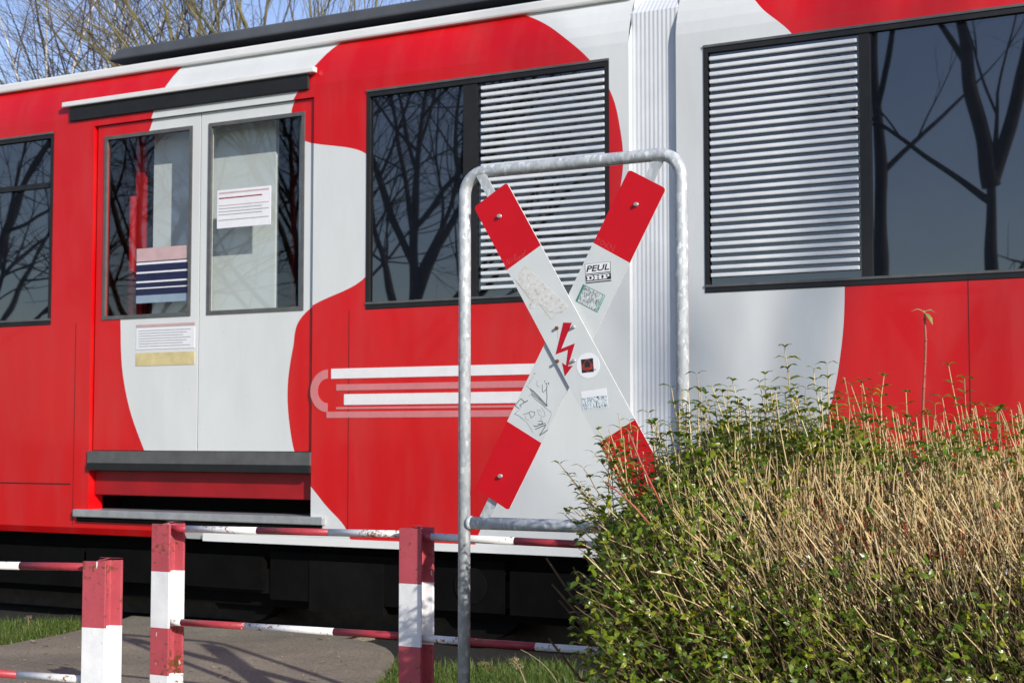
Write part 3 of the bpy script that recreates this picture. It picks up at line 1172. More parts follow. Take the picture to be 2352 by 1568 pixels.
# scratched writing on the red ends
q = on(cC, YR)
mb = MB()
for pts in ([(1405, 790), (1440, 805)], [(1422, 798), (1412, 850)], [(1455, 812), (1440, 850), (1460, 868), (1480, 845), (1470, 815), (1455, 812)],
            [(1480, 830), (1530, 915)], [(1535, 835), (1480, 895)], [(1538, 905), (1552, 850), (1570, 935), (1598, 862)]):
    mb.ribbon([q(*p) for p in pts], .0010, YR - .0006)
mb.build('scratched_writing', M['scratch'], rear)['label'] = 'scratched letters TOXN'
q = on(cC, YF)
mb = MB()
for pts in ([(430, 1020), (445, 1090), (470, 1010), (485, 1065), (500, 1000)], [(520, 1000), (515, 1050)], [(545, 960), (540, 1030)], [(560, 950), (552, 1020)],
            [(575, 990), (565, 1020), (590, 1025), (598, 985), (575, 990)], [(600, 960), (620, 1010), (630, 950), (645, 985), (652, 910), (662, 925)], [(678, 940), (682, 946)]):
    mb.ribbon([q(*p) for p in pts], .0010, YF - .0006)
mb.build('scratched_writing', M['scratch'], front)

# ------------------------------------------------------------------ painted barriers
def ibeam(mb, x, z_top, y0=0.0, hw=.0455, dep=.091, bands=()):
    """steel H post, flanges facing the camera and the track; bands = [(z_from, z_to, mat)]"""
    tf, tw = .010, .007
    sec = [(-hw, 0), (hw, 0), (hw, tf), (tw, tf + .008), (tw, dep - tf - .008), (hw, dep - tf), (hw, dep), (-hw, dep), (-hw, dep - tf),
           (-tw, dep - tf - .008), (-tw, tf + .008), (-hw, tf)]
    n = len(sec)
    for z0, z1, m in bands:
        i = len(mb.v)
        mb.v += [(x + a, y0 + c, z0) for a, c in sec] + [(x + a, y0 + c, z1) for a, c in sec]
        for k in range(n):
            mb.f.append((i + k, i + (k + 1) % n, i + n + (k + 1) % n, i + n + k))
            mb.m.append(m)
    i = len(mb.v)
    mb.v += [(x + a, y0 + c, bands[0][1] + (.006 if c > .05 else 0)) for a, c in sec]
    for f in ((0, 1, 2, 11), (11, 2, 3, 10), (10, 3, 4, 9), (9, 4, 5, 8), (8, 5, 6, 7)):
        mb.f.append(tuple(i + k for k in f))
        mb.m.append(0)


def rail(parent, p0, p1, y, cuts, r=.0132):
    """tube from p0 to p1 (x,z) painted in bands; cuts = [(x_end, mat)]"""
    mb = MB()
    xa = p0[0]
    for xe, m in cuts:
        def zz(x):
            return p0[1] + (p1[1] - p0[1]) * (x - p0[0]) / (p1[0] - p0[0])
        mb.tube([(xa, y, zz(xa)), (xe, y, zz(xe))], r, 16, m)
        xa = xe
    return mb.build('rail', [M['rail_red'], M['rail_white']], parent, smooth=False)


def smooth_tube(o):
    for p in o.data.polygons:
        p.use_smooth = len(p.vertices) == 4


FB = Frame(1176, 5.15, 29.0)
fb = thing('barrier', 'long rusty red and white pedestrian barrier running behind the sign post into the hedge', 'barrier',
           FB.o, -FB.a, 'painted pedestrian barriers')
xB, xC = FB.at(367.5, 1300)[0], FB.at(941, 1300)[0]
zBt, zCt = FB.at(367.5, 1203)[1], FB.at(941, 1213)[1]


def bands(fr, u, v_list, first=0):
    zs = [fr.at(u, v)[1] for v in v_list]
    out, m = [], first
    for a, c in zip(zs[:-1], zs[1:]):
        out.append((c, a, m))
        m = 1 - m
    z = zs[-1]
    while z > 0:
        out.append((max(-.05, z - .23), z, m))
        z -= .23
        m = 1 - m
    return out


for (x, u, vs) in ((xB, 367.5, (1203, 1312, 1441, 1550)), (xC, 941, (1213, 1340, 1484))):
    mb = MB()
    ibeam(mb, x, 0, bands=bands(FB, u, vs))
    bevel(mb.build('post', [M['post_red'], M['post_white']], fb), .0025)
mb = MB()
xD = 2 * xC - xB
ibeam(mb, xD, 0, bands=bands(FB, 941, (1213, 1340, 1484)))
mb.build('post', [M['post_red'], M['post_white']], fb)
yr = .0455


def fx(u, v):
    return FB.at(u, v, yr)


tops = [fx(430, 1214), fx(915, 1226)]
lows = [fx(430, 1429), fx(915, 1459)]
ext = lambda a, c, x: a[1] + (c[1] - a[1]) * (x - a[0]) / (c[0] - a[0])
p0 = (xB + .008, ext(*tops, xB))
p1 = (xC - .008, ext(*tops, xC))
smooth_tube(rail(fb, p0, p1, yr, [(fx(430, 1214)[0], 0), (fx(592, 1218)[0], 1), (fx(757, 1222)[0], 0), (xC - .008, 1)]))
p0 = (xB + .008, ext(*lows, xB))
p1 = (xC - .008, ext(*lows, xC))
smooth_tube(rail(fb, p0, p1, yr, [(fx(418, 1428)[0], 1), (fx(565, 1437)[0], 0), (fx(768, 1450)[0], 1), (xC - .008, 0)]))
tops = [fx(985, 1232), fx(1340, 1250)]
lows = [fx(985, 1466), fx(1400, 1496)]
p0 = (xC + .008, ext(*tops, xC))
p1 = (xD - .008, ext(*tops, xD))
smooth_tube(rail(fb, p0, p1, yr, [(fx(992, 1232)[0], 0), (fx(1183, 1242)[0], 1), (fx(1350, 1250)[0], 0), (xD - .008, 1)]))
p0 = (xC + .008, ext(*lows, xC))
p1 = (xD - .008, ext(*lows, xD))
smooth_tube(rail(fb, p0, p1, yr, [(fx(1078, 1473)[0], 1), (fx(1232, 1484)[0], 0), (fx(1410, 1497)[0], 1), (xD - .008, 0)]))

FA = Frame(215, 5.0, 22.0)
fa = thing('barrier', 'short pedestrian barrier in the lower left corner, its red and white post the nearest one', 'barrier',
           FA.o, -FA.a, 'painted pedestrian barriers')
xA = FA.at(215, 1350)[0]
mb = MB()
ibeam(mb, xA, 0, bands=bands(FA, 215, (1289, 1441, 1610)), hw=.0455, dep=.095)
bevel(mb.build('post', [M['post_red'], M['post_white']], fa), .0025)
mb = MB()
ibeam(mb, xA - 1.55, 0, bands=bands(FA, 215, (1289, 1441, 1610)), hw=.0455, dep=.095)
mb.build('post', [M['post_red'], M['post_white']], fa)


def gx(u, v):
    return FA.at(u, v, .047)


tops = [gx(0, 1298), gx(185, 1301)]
lows = [gx(0, 1546), gx(185, 1559)]
xe = xA - 1.54
smooth_tube(rail(fa, (xe, ext(*tops, xe)), (xA - .008, ext(*tops, xA)), .047, [(gx(-200, 1298)[0], 0), (gx(48, 1298)[0], 1), (xA - .008, 0)]))
smooth_tube(rail(fa, (xe, ext(*lows, xe)), (xA - .008, ext(*lows, xA)), .047, [(gx(-200, 1540)[0], 1), (gx(42, 1548)[0], 0), (xA - .008, 1)]))

# ------------------------------------------------------------------ ground
gm = MB()
gm.face([(-300, -300, -.03), (300, -300, -.03), (300, 300, -.03), (-300, 300, -.03)])
tag(gm.build('ground', M['turf']), kind='structure')

# track bed under and beyond the tram, kept a little lower than the path
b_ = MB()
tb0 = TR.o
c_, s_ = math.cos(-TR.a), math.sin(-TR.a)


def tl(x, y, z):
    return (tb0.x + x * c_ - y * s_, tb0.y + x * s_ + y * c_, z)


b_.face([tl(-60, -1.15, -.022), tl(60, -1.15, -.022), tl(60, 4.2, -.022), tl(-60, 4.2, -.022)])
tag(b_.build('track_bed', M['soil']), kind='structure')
trk = thing('railway_track', 'tram track in the dark gap under the red tram', 'railway track', tl(0, 1.2, 0), -TR.a)
for yy in (-.72, .72):
    mb = MB()
    mb.box(-40, 40, yy - .035, yy + .035, .06, .11)
    mb.box(-40, 40, yy - .012, yy + .012, .0, .06)
    mb.build('rail', M['rail_steel'], trk)

# asphalt footpath: gently domed slab with a worn rounded edge
edge_px = [(-120, 1497), (0, 1482), (90, 1466), (170, 1449), (215, 1440)]
E = [ground(u, v) for u, v in edge_px]
nearr = [ground(u, v) for u, v in ((820, 1466), (862, 1474), (893, 1487), (908, 1505), (905, 1530), (880, 1560), (850, 1600), (800, 1700), (760, 1900), (640, 2600))]
far = [TR.o + TR.d * TR.su(u) + TR.b * .30 for u in (232, 520, 800)]
near_l = [ground(-900, 2600), ground(-900, 1900), ground(-500, 1560)]
poly = [Vector((p.x, p.y)) for p in (E + far + nearr + near_l)]
ctr = sum(poly, Vector((0, 0))) / len(poly)
ap = MB()
rings = [(1.0, -.03), (.985, .004), (.955, .016), (.90, .022), (.5, .024)]
n = len(poly)
fine = []
for k in range(n):
    a, c = poly[k], poly[(k + 1) % n]
    st_ = max(1, int((c - a).length / .12))
    for j in range(min(st_, 40)):
        fine.append(a + (c - a) * j / min(st_, 40))
n = len(fine)
for f_, z in rings:
    for p in fine:
        # shrink towards the inside by a fixed width rather than by scale
        dirc = (ctr - p)
        wq = p + dirc.normalized() * min(dirc.length * .8, (1 - f_) * 2.0)
        wob = (math.sin(p.x * 17) + math.sin(p.y * 23 + p.x * 9)) * .010 * (1 if f_ > .9 else 0)
        ap.v.append((wq.x + wob, wq.y + wob * .6, z))
for r_ in range(len(rings) - 1):
    for k in range(n):
        a, c = r_ * n + k, r_ * n + (k + 1) % n
        ap.f.append((a, c, c + n, a + n))
        ap.m.append(0)
ap.f.append(tuple((len(rings) - 1) * n + k for k in range(n)))
ap.m.append(0)
tag(ap.build('footpath', M['asphalt'], smooth=False), kind='structure')

# grass
gr = MB()
g_r = random.Random(3)


def blade(mb, p, h_, rr_, lean=.5):
    a = rr_.uniform(0, 2 * math.pi)
    d_ = Vector((math.cos(a), math.sin(a), 0))
    s2 = Vector((-d_.y, d_.x, 0)) * rr_.uniform(.0014, .003)
    q1 = p + Vector((0, 0, h_ * .55)) + d_ * h_ * lean * .25
    q2 = p + Vector((0, 0, h_ * rr_.uniform(.75, 1))) + d_ * h_ * lean
    mb.face([p - s2, p + s2, q1 + s2 * .7, q1 - s2 * .7])
    i = len(mb.v)
    mb.v += [tuple(q2)]
    mb.f.append((i - 2, i - 1, i))
    mb.m.append(0)


def inside(pt, pl):
    c = False
    j = len(pl) - 1
    for i in range(len(pl)):
        if (pl[i].y > pt.y) != (pl[j].y > pt.y) and pt.x < (pl[j].x - pl[i].x) * (pt.y - pl[i].y) / (pl[j].y - pl[i].y) + pl[i].x:
            c = not c
        j = i
    return c


def scatter(n_, u0, u1, v0, v1, h0, h1, clump=0.0):
    k = 0
    while k < n_:
        p = ground(g_r.uniform(u0, u1), g_r.uniform(v0, v1), -.02)
        k += 1
        if inside(Vector((p.x, p.y)), poly):
            continue
        den = math.sin(p.x * 7.1) * math.sin(p.y * 5.3 + p.x * 3) * .5 + .5
        if g_r.random() > .25 + den:
            continue
        blade(gr, p, g_r.uniform(h0, h1), g_r)


scatter(9000, -60, 215, 1433, 1490, .03, .075)
scatter(6500, 800, 1320, 1533, 1600, .03, .09)
scatter(2500, 840, 1000, 1545, 1620, .03, .08)
scatter(3000, 1000, 1560, 1560, 1640, .03, .09)
tag(gr.build('grass', M['grass']), kind='stuff')

# dead leaves and grit lying on the path
lt = MB()
for k in range(260):
    p = ground(g_r.uniform(-40, 880), g_r.uniform(1445, 1620), .026)
    if not inside(Vector((p.x, p.y)), poly):
        continue
    s1 = g_r.uniform(.003, .011) if g_r.random() < .8 else g_r.uniform(.012, .022)
    a = g_r.uniform(0, 6.28)
    e1 = Vector((math.cos(a), math.sin(a), g_r.uniform(.0, .4))) * s1
    e2 = Vector((-math.sin(a), math.cos(a), g_r.uniform(.0, .3))) * s1 * .6
    lt.face([p - e1 + Vector((0, 0, .003)), p + e2 + Vector((0, 0, .004)), p + e1 + Vector((0, 0, .003)), p - e2 + Vector((0, 0, .002))])
tag(lt.build('leaf_litter', M['dry']), kind='stuff')

# dry weeds beside the sign post
def weed(name, label, base_px, tip_px, bend, r, heads, leaf=False):
    p = ground(*base_px, -.02)
    dep = p.y
    rr_ = ray(*tip_px)
    tip = Vector((0, 0, EYE)) + rr_ * (dep / rr_.y)
    mb = MB()
    mid = (p + tip) / 2 + Vector(bend)
    path_ = [p * (1 - t) ** 2 + mid * 2 * t * (1 - t) + tip * t * t for t in [k / 8 for k in range(9)]]
    path_ = [q_ - p for q_ in path_]
    mb.tube(path_, [r * (1 - .06 * k) for k in range(9)], 5)
    o = mb.build(name, M['dry'], loc=p)
    tag(o, label, 'weed')
    if heads:
        hb = MB()
        rr2 = random.Random(int(tip_px[0]))
        for k in range(heads):
            t = rr2.uniform(.62, 1)
            c = path_[min(8, int(t * 8))] + Vector((rr2.uniform(-.02, .02), rr2.uniform(-.02, .02), rr2.uniform(-.012, .016)))
            sz = rr2.uniform(.004, .009)
            for _ in range(2):
                hb.face([c + Vector((rr2.uniform(-sz, sz), rr2.uniform(-sz, sz), rr2.uniform(-sz, sz))) for __ in range(3)])
        hb.build('seed_heads', M['dry'], o)
    return o


weed('dry_weed', 'dry weed stalk with curled seed head right of the sign post', (1215, 1600), (1172, 1512), (.01, 0, .06), .0035, 60)
weed('dry_weed', 'thin bent dry grass stem right of the curled seed head weed', (1290, 1590), (1195, 1490), (.05, 0, .03), .0022, 0)
weed('dry_weed', 'thin leaning dry stem just left of the hedge', (1345, 1580), (1285, 1498), (.01, 0, .01), .0022, 0)
weed('dry_weed', 'upright dry stem just left of the hedge crossing a leaning one', (1335, 1570), (1340, 1505), (.0, 0, .01), .0018, 0)
weed('dry_weed', 'dry stalk standing in the grass at the far left under the tram', (66, 1445), (64, 1413), (.0, 0, .01), .0025, 14)

# bark chips lying on the soil
for k, (u, v, lx, ly, rz) in enumerate(((1128, 1540, .06, .018, .3), (1152, 1532, .025, .02, 1.2), (1110, 1528, .03, .02, .8))):
    p = ground(u, v, -.02)
    mb = MB()
    mb.prism([(-lx, 0), (lx * .9, -.004), (lx, .008), (lx * .3, .016), (-lx * .8, .012)], -ly, ly)
    o = bevel(mb.build('wood_chip', M['wood_bit'], loc=p + Vector((0, 0, .005)), rotz=rz), .003)
    tag(o, ['pale long wood chip on the grass right of the sign post', 'small upright brown wood chip behind the pale long one',
            'small brown wood chip left of the pale long one'][k], 'wood chip', 'wood chips on the ground')

# ------------------------------------------------------------------ hedge
hr = random.Random(21)
HG = Frame(1650, 4.25, 14.0)
hedge = thing('hedge', 'clipped hedge of bare tan twigs with green leaves low down and at its left end', 'hedge', HG.o, -HG.a)
tw, old_shade, lv, bud = MB(), MB(), MB(), MB()


def top_z(x, y):
    z = 1.095 + .03 * math.sin(x * 8) + .022 * math.sin(x * 21 + 1) - 1.25 * max(0, (-.08 - x)) - .35 * y * y
    if x > 1.0:
        z += .02 * (x - 1.0)
    return z


def left_x(z):
    """left outline of the hedge body as x for a height"""
    if z > 1.0:
        return -.26
    if z > .75:
        return -.30 - .10 * (1.0 - z) / .25
    return -.40 + .02 * (.75 - z) / .75


def u_of(x, y, z):
    p = HG.o + HG.d * x + HG.b * y
    c_p, s_p = math.cos(PITCH), math.sin(PITCH)
    return 1176 + F * p.x / (p.y * c_p + (z - EYE) * s_p)


def front_y(z):
    return -.42 - .10 * max(0, min(1, (1.0 - z) / .6)) + .16 * max(0, (z - .9) / .2)


def lean(x, y, z):
    low = max(0, min(1, (1.02 - z) / .65))
    lx = -.06 - .62 * low * max(0, min(1, (2.1 - x) / 2.1)) - .12 * low - .50 * max(0, min(1, (.25 - x) / .6))
    ly = (-.18 - .55 * low) if y < 0 else (.25 + .4 * low)
    return Vector((lx, ly * min(1, abs(y) / .3 + .25), 1)).normalized()


def leaf(mb, p, d_, up, ln, wd, curl=.25, m=0):
    d_ = d_.normalized()
    side = d_.cross(up)
    side = side.normalized() if side.length > 1e-4 else d_.orthogonal().normalized()
    nn = side.cross(d_).normalized()
    b0 = p
    mid_ = p + d_ * ln * .5 + nn * ln * .10
    tip = p + d_ * ln - nn * ln * curl
    l1 = p + d_ * ln * .25 + side * wd * .40 + nn * ln * .10
    l2 = p + d_ * ln * .62 + side * wd * .46 + nn * ln * .06
    r1 = p + d_ * ln * .25 - side * wd * .40 + nn * ln * .10
    r2 = p + d_ * ln * .62 - side * wd * .46 + nn * ln * .06
    i = len(mb.v)
    mb.v += [tuple(q_) for q_ in (b0, l1, l2, tip, r2, r1, mid_)]
    for f in ((0, 6, 1), (1, 6, 2), (2, 6, 3), (3, 6, 4), (4, 6, 5), (5, 6, 0)):
        mb.f.append(tuple(i + k for k in f))
        mb.m.append(m)


def rv(s):
    return Vector((hr.uniform(-s, s), hr.uniform(-s, s), hr.uniform(-s, s)))


def twig(mb, p, d_, ln, r0, r1, wob=.12, n=3, sides=3):
    pts, q_ = [p.copy()], p.copy()
    dd = d_.copy()
    for k in range(n):
        dd = (dd + rv(wob)).normalized()
        q_ = q_ + dd * (ln / n)
        pts.append(q_.copy())
    mb.tube(pts, [r0 + (r1 - r0) * k / n for k in range(n + 1)], sides, cap=False)
    return pts, dd


def leafy(x, z):
    """how green the hedge is there: low, at the left end and along the top left"""
    a = max(0, min(1, (.80 - z) / .25))
    c = max(0, min(1, (.30 - x) / .40))
    t = max(0, min(1, (z - .95) / .12)) * max(0, min(1, (.95 - x) / .5)) * .8
    return max(a, c, t)


X0, X1 = -.45, 2.3
count = 0
# inner old stems, thick at the foot
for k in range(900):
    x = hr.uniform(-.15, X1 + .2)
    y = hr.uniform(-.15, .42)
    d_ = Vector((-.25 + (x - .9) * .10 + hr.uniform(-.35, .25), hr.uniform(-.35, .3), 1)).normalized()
    twig(old_shade, Vector((x + .1, y, -.02)), d_, hr.uniform(.6, .95), hr.uniform(.005, .009), .003, .10, 5, 4)
# the mass of clipped twigs
while count < 31000:
    x = hr.uniform(X0, X1)
    y = -.45 + .95 * hr.random() ** 1.25
    z = .10 + 1.02 * hr.random() ** .72
    if z > top_z(x, y) or x < left_x(z) or y < front_y(z) or u_of(x, y, z) < 1402 + 16 * math.sin(z * 19) + 14 * math.sin(z * 47):
        continue
    g_ = leafy(x, z)
    d_ = (lean(x, y, z) + rv(.44)).normalized()
    ln = hr.uniform(.045, .14) if hr.random() < .88 or x < .1 else hr.uniform(.14, .26)
    tz = top_z(x, y) + hr.uniform(-.05, .04)
    e = Vector((x, y, z)) + d_ * ln
    if e.z > tz:
        ln = max(.03, (tz - z) / max(.2, d_.z))
    r_ = hr.uniform(.0008, .0021) * (1 - .30 * g_)
    low_ = max(0, min(1, (.86 - z) / .30))  # low twigs mostly take the dark stem colour, shade put into the material
    pts, dd = twig(tw if hr.random() > .85 * low_ + .25 * max(0, min(1, (.1 - x) / .3)) else old_shade, Vector((x, y, z)), d_, ln, r_, r_ * .8, .13, 2 if g_ < .4 else 3, 3)
    count += 1
    for q_ in pts[1:]:
        if hr.random() < .55:
            c = q_ + rv(.003)
            s2 = hr.uniform(.0018, .0036)
            bud.face([c + rv(s2), c + rv(s2), c + rv(s2)])
            bud.face([c + rv(s2), c + rv(s2), c + rv(s2)])
        if hr.random() < .012 + (.72 if x < .35 or z > .9 else .46) * g_:
            for sgn in (-1, 1):
                if hr.random() < .8:
                    sd = dd.orthogonal()
                    sd.rotate(Quaternion(dd, hr.uniform(0, 6.28)))
                    ld = (sd * sgn + dd * .5 + Vector((0, -.25, .25))).normalized()
                    sz = hr.uniform(.014, .031)
                    leaf(lv, q_, ld, Vector((.35, -.6, .8)) + rv(.6), sz, sz * hr.uniform(.42, .62), hr.uniform(0, .3))

# long shoots sticking out of the top: measured tips (u, v) with leaf pairs
shoots = [(1601, 860, 1), (1683, 875, 1), (1688, 960, 1), (1745, 880, .8), (1758, 860, .9), (1803, 798, 1), (1830, 905, .8), (1868, 850, .9), (1900, 835, 1), (1940, 868, .7),
          (1980, 880, .7), (2000, 900, .6), (2030, 865, .7), (2080, 900, .5), (2178, 840, .8), (2215, 870, .8), (2165, 915, .4), (2240, 930, .4), (2290, 950, .4), (2340, 930, .5),
          (1620, 905, 1), (1640, 925, 1), (1660, 900, 1), (1720, 920, .9), (1780, 915, .9), (1850, 890, .8), (1560, 955, 1), (1575, 985, 1), (1530, 1000, 1), (1420, 950, 1), (1490, 948, 1),
          (1445, 968, 1), (1375, 985, 1), (1400, 1000, 1), (1465, 985, 1), (1505, 975, 1), (1285, 1065, 1), (1340, 1075, 1), (1365, 1040, 1), (1330, 1110, 1), (1310, 1095, .9), (1390, 1055, 1),
          (1960, 930, .6), (1920, 920, .6), (2060, 950, .4), (2120, 960, .4), (1700, 930, .9), (1735, 945, .9), (1810, 940, .8), (1880, 935, .7), (2260, 965, .4), (2310, 975, .3)]
for k in range(26):
    shoots.append((hr.uniform(1370, 1600), hr.uniform(965, 1090), 1))
for k in range(70):
    uu = hr.uniform(1380, 2352)
    shoots.append((uu, hr.uniform(935, 1010) if uu > 1560 else hr.uniform(990, 1080), hr.uniform(.3, 1) if uu < 1950 else hr.uniform(.1, .4)))
for k in range(55):
    shoots.append((hr.uniform(1540, 2010), hr.uniform(880, 975), hr.uniform(.75, 1)))
for k in range(55):
    shoots.append((hr.uniform(1950, 2352), hr.uniform(925, 990), hr.uniform(.1, .55)))
for k in range(46):                                   # arching shoots along the left flank
    vv = hr.uniform(1090, 1540)
    shoots.append((1345 + hr.uniform(-25, 40) + 25 * math.sin(vv * .02), vv, 1))
for u, v, lf in shoots:
    y = hr.uniform(-.30, .10)
    x, z = HG.at(u, v, y)
    tip = Vector((x, y, z))
    ln = hr.uniform(.22, .38)
    if u < 1400:
        hor = max(0, min(1, (v - 1000) / 420))
        d_ = Vector((-.45 - .75 * hor + hr.uniform(-.1, .1), -.15, 1 - .55 * hor)).normalized()
    else:
        d_ = Vector((-.16 + hr.uniform(-.12, .16), hr.uniform(-.15, .1), 1)).normalized()
    base = tip - d_ * ln
    pts = []
    bend = Vector((hr.uniform(-.015, .015), hr.uniform(-.02, .02), 0))
    for j in range(9):
        t = j / 8
        pts.append(base.lerp(tip, t) + bend * math.sin(math.pi * t) + rv(.0015))
    tw.tube(pts, [.0021 - .0010 * j / 8 for j in range(9)], 4, cap=False)
    ax = d_.cross(Vector((0, 0, 1)))
    ax = ax.normalized() if ax.length > .1 else Vector((1, 0, 0))
    turn = hr.uniform(0, 3.14)
    for j in range(2, 9):
        if hr.random() > .25 + .72 * lf:
            c = pts[j]
            bud.face([c + rv(.004), c + rv(.004), c + rv(.004)])
            bud.face([c + rv(.004), c + rv(.004), c + rv(.004)])
            continue
        turn += 1.57
        sd = Vector((math.cos(turn), math.sin(turn) * .7, 0))
        for sgn in (-1, 1):
            ld = (sd * sgn + Vector((0, 0, hr.uniform(.15, .5)))).normalized()
            f_ = .95 + .45 * math.sin(math.pi * j / 9)
            leaf(lv, pts[j], ld, Vector((0, 0, 1)) + rv(.25), hr.uniform(.022, .036) * f_, hr.uniform(.010, .014) * f_, hr.uniform(.1, .4))

old_shade.build('old_and_shade_twigs', M['twig_old_shade'], hedge)
tw.build('twigs', M['twig'], hedge)
bud.build('buds', M['bud'], hedge)
lv.build('leaves', M['leaf'], hedge)

# one tall reddish shoot with drooping leaves, and the two red canes
def cane(name, label, pts_uvy, r, cat, leaves=None):
    P_ = []
    for u, v, y in pts_uvy:
        x, z = HG.at(u, v, y)
        P_.append(Vector((x, y, z)))
    base = P_[0].copy()
    o = thing(name, label, cat, HG.o + HG.d * base.x + HG.b * base.y + Vector((0, 0, base.z)), -HG.a)
    # smooth the measured polyline
    sm = []
    for a, c in zip(P_[:-1], P_[1:]):
        for j in range(4):
            sm.append(a.lerp(c, j / 4) - base)
    sm.append(P_[-1] - base)
    for _ in range(3):
        sm = [sm[0]] + [(sm[k - 1] + sm[k] * 2 + sm[k + 1]) / 4 for k in range(1, len(sm) - 1)] + [sm[-1]]
    mb = MB()
    mb.tube(sm, [r * (1 - .35 * k / len(sm)) for k in range(len(sm))], 8)
    for k in range(3, len(sm) - 1, 3):
        t_ = (sm[k + 1] - sm[k]).normalized()
        mb.tube([sm[k] - t_ * .002, sm[k] + t_ * .002], r * 1.15, 8)
    mb.build('stem', M['stem_red'], o, smooth=True)
    if leaves:
        lb = MB()
        for d_, ln, wd, cu in leaves:
            leaf(lb, sm[-1], Vector(d_), Vector((0, -.3, 1)), ln, wd, cu)
        lb.build('leaves', M['leaf_pale'], o)
    return o


cane('tall_shoot', 'single tall reddish shoot with drooping pale leaves rising high above the hedge', [(2119, 1010, -.05), (2120, 930, -.05), (2124, 850, -.05), (2127, 780, -.05), (2123, 718, -.05)],
     .0042, 'shoot', [((-1, -.2, .45), .034, .014, .35), ((1, .1, .35), .030, .012, .4), ((.7, -.5, -.9), .042, .014, .15), ((.1, .6, .3), .02, .01, .2)])
cane('red_cane', 'red cane curving through the left end of the hedge beside the crossed boards', [(1520, 1160, -.40), (1495, 1110, -.43), (1470, 1060, -.44), (1452, 1010, -.43), (1440, 985, -.42)], .0030, 'cane')
cane('red_cane', 'short red cane low in the left end of the hedge, below the longer one', [(1490, 1200, -.46), (1445, 1150, -.47), (1415, 1125, -.47), (1390, 1108, -.46)], .0026, 'cane')

# ------------------------------------------------------------------ trees
def grow(rr_, trunk, limbs, twigs_, p, d_, ln, r, lvl, maxl, spread, kids, up, wob, sides=(8, 5, 3, 3, 3), droop=0.0):
    n_ = (6, 5, 4, 3, 3)[lvl]
    pts, q_, dd = [p.copy()], p.copy(), d_.normalized()
    dirs = [dd.copy()]
    for k in range(n_):
        dd = (dd + Vector((rr_.uniform(-wob, wob), rr_.uniform(-wob, wob), rr_.uniform(-wob, wob) + up - droop * lvl))).normalized()
        q_ = q_ + dd * (ln / n_)
        pts.append(q_.copy())
        dirs.append(dd.copy())
    rad = [r * (1 - (.90 if lvl == 0 else .66) * k / n_) for k in range(n_ + 1)]
    tgt = trunk if lvl == 0 else (limbs if lvl < maxl - 1 else twigs_)
    tgt.tube(pts, rad, sides[lvl], cap=False)
    if lvl >= maxl:
        return pts
    for k in range(kids[lvl]):
        t = rr_.uniform(.22, 1.0)
        j = min(n_ - 1, int(t * n_))
        f_ = t * n_ - j
        base = pts[j].lerp(pts[j + 1], min(1, f_))
        ax = dirs[j].orthogonal().normalized()
        ax.rotate(Quaternion(dirs[j], rr_.uniform(0, 6.283)))
        nd = dirs[j].copy()
        nd.rotate(Quaternion(ax, rr_.uniform(*spread)))
        grow(rr_, trunk, limbs, twigs_, base, nd, ln * rr_.uniform(.38, .68) * (1.15 - .5 * t), max(.0016, rad[j] * rr_.uniform(.38, .60)), lvl + 1, maxl, spread, kids, up, wob, sides, droop)
    return pts


def tree(name, label, base, stems, seed, kids, bark, twm, maxl=3, spread=(.35, .85), up=.03, wob=.10, droop=0.0, group=None, limb_mat=None):
    rr_ = random.Random(seed)
    o = thing(name, label, 'tree', base, 0, group)
    t_, l_, w_ = MB(), MB(), MB()
    first = None
    for (off, d_, ln, r) in stems:
        if first is not None:
            zz = max(first[1].z, min(first[-1].z - .02, off[2]))
            for a, c in zip(first[:-1], first[1:]):
                if a.z <= zz <= c.z:
                    off = a.lerp(c, (zz - a.z) / max(1e-4, c.z - a.z))
                    break
        pt_ = grow(rr_, t_, l_, w_, Vector(off), Vector(d_), ln, r, 0, maxl, spread, kids, up, wob, droop=droop)
        first = first or pt_
    t_.build('trunk', M[bark], o, smooth=True)
    if bark == 'bark_dark':
        k0 = len(w_.v)
        w_.v += l_.v
        w_.f += [tuple(k0 + q_ for q_ in f) for f in l_.f]
        w_.m += l_.m
    else:
        l_.build('branches', M[limb_mat or bark], o, smooth=True)
    w_.build('crown', M[twm], o)
    return o


def spot(u, depth):
    return Vector(((u - 1176) / F * depth, depth, -.03))


# fan of olive stems behind the roof
fr = random.Random(5)


def fan(n_, lo, hi, l0, l1, r0, r1, fork_h):
    st_ = [((0, 0, 0), (0, 0, 1), fork_h + .3, r1 * 1.6)]
    for k in range(n_):
        a = lo + (hi - lo) * (k + fr.uniform(-.4, .4)) / max(1, n_ - 1)
        st_.append(((fr.uniform(-.12, .12), fr.uniform(-.2, .2), fork_h + fr.uniform(-.5, .5)), (math.sin(a), fr.uniform(-.2, .2), math.cos(a)), fr.uniform(l0, l1), fr.uniform(r0, r1)))
    return st_


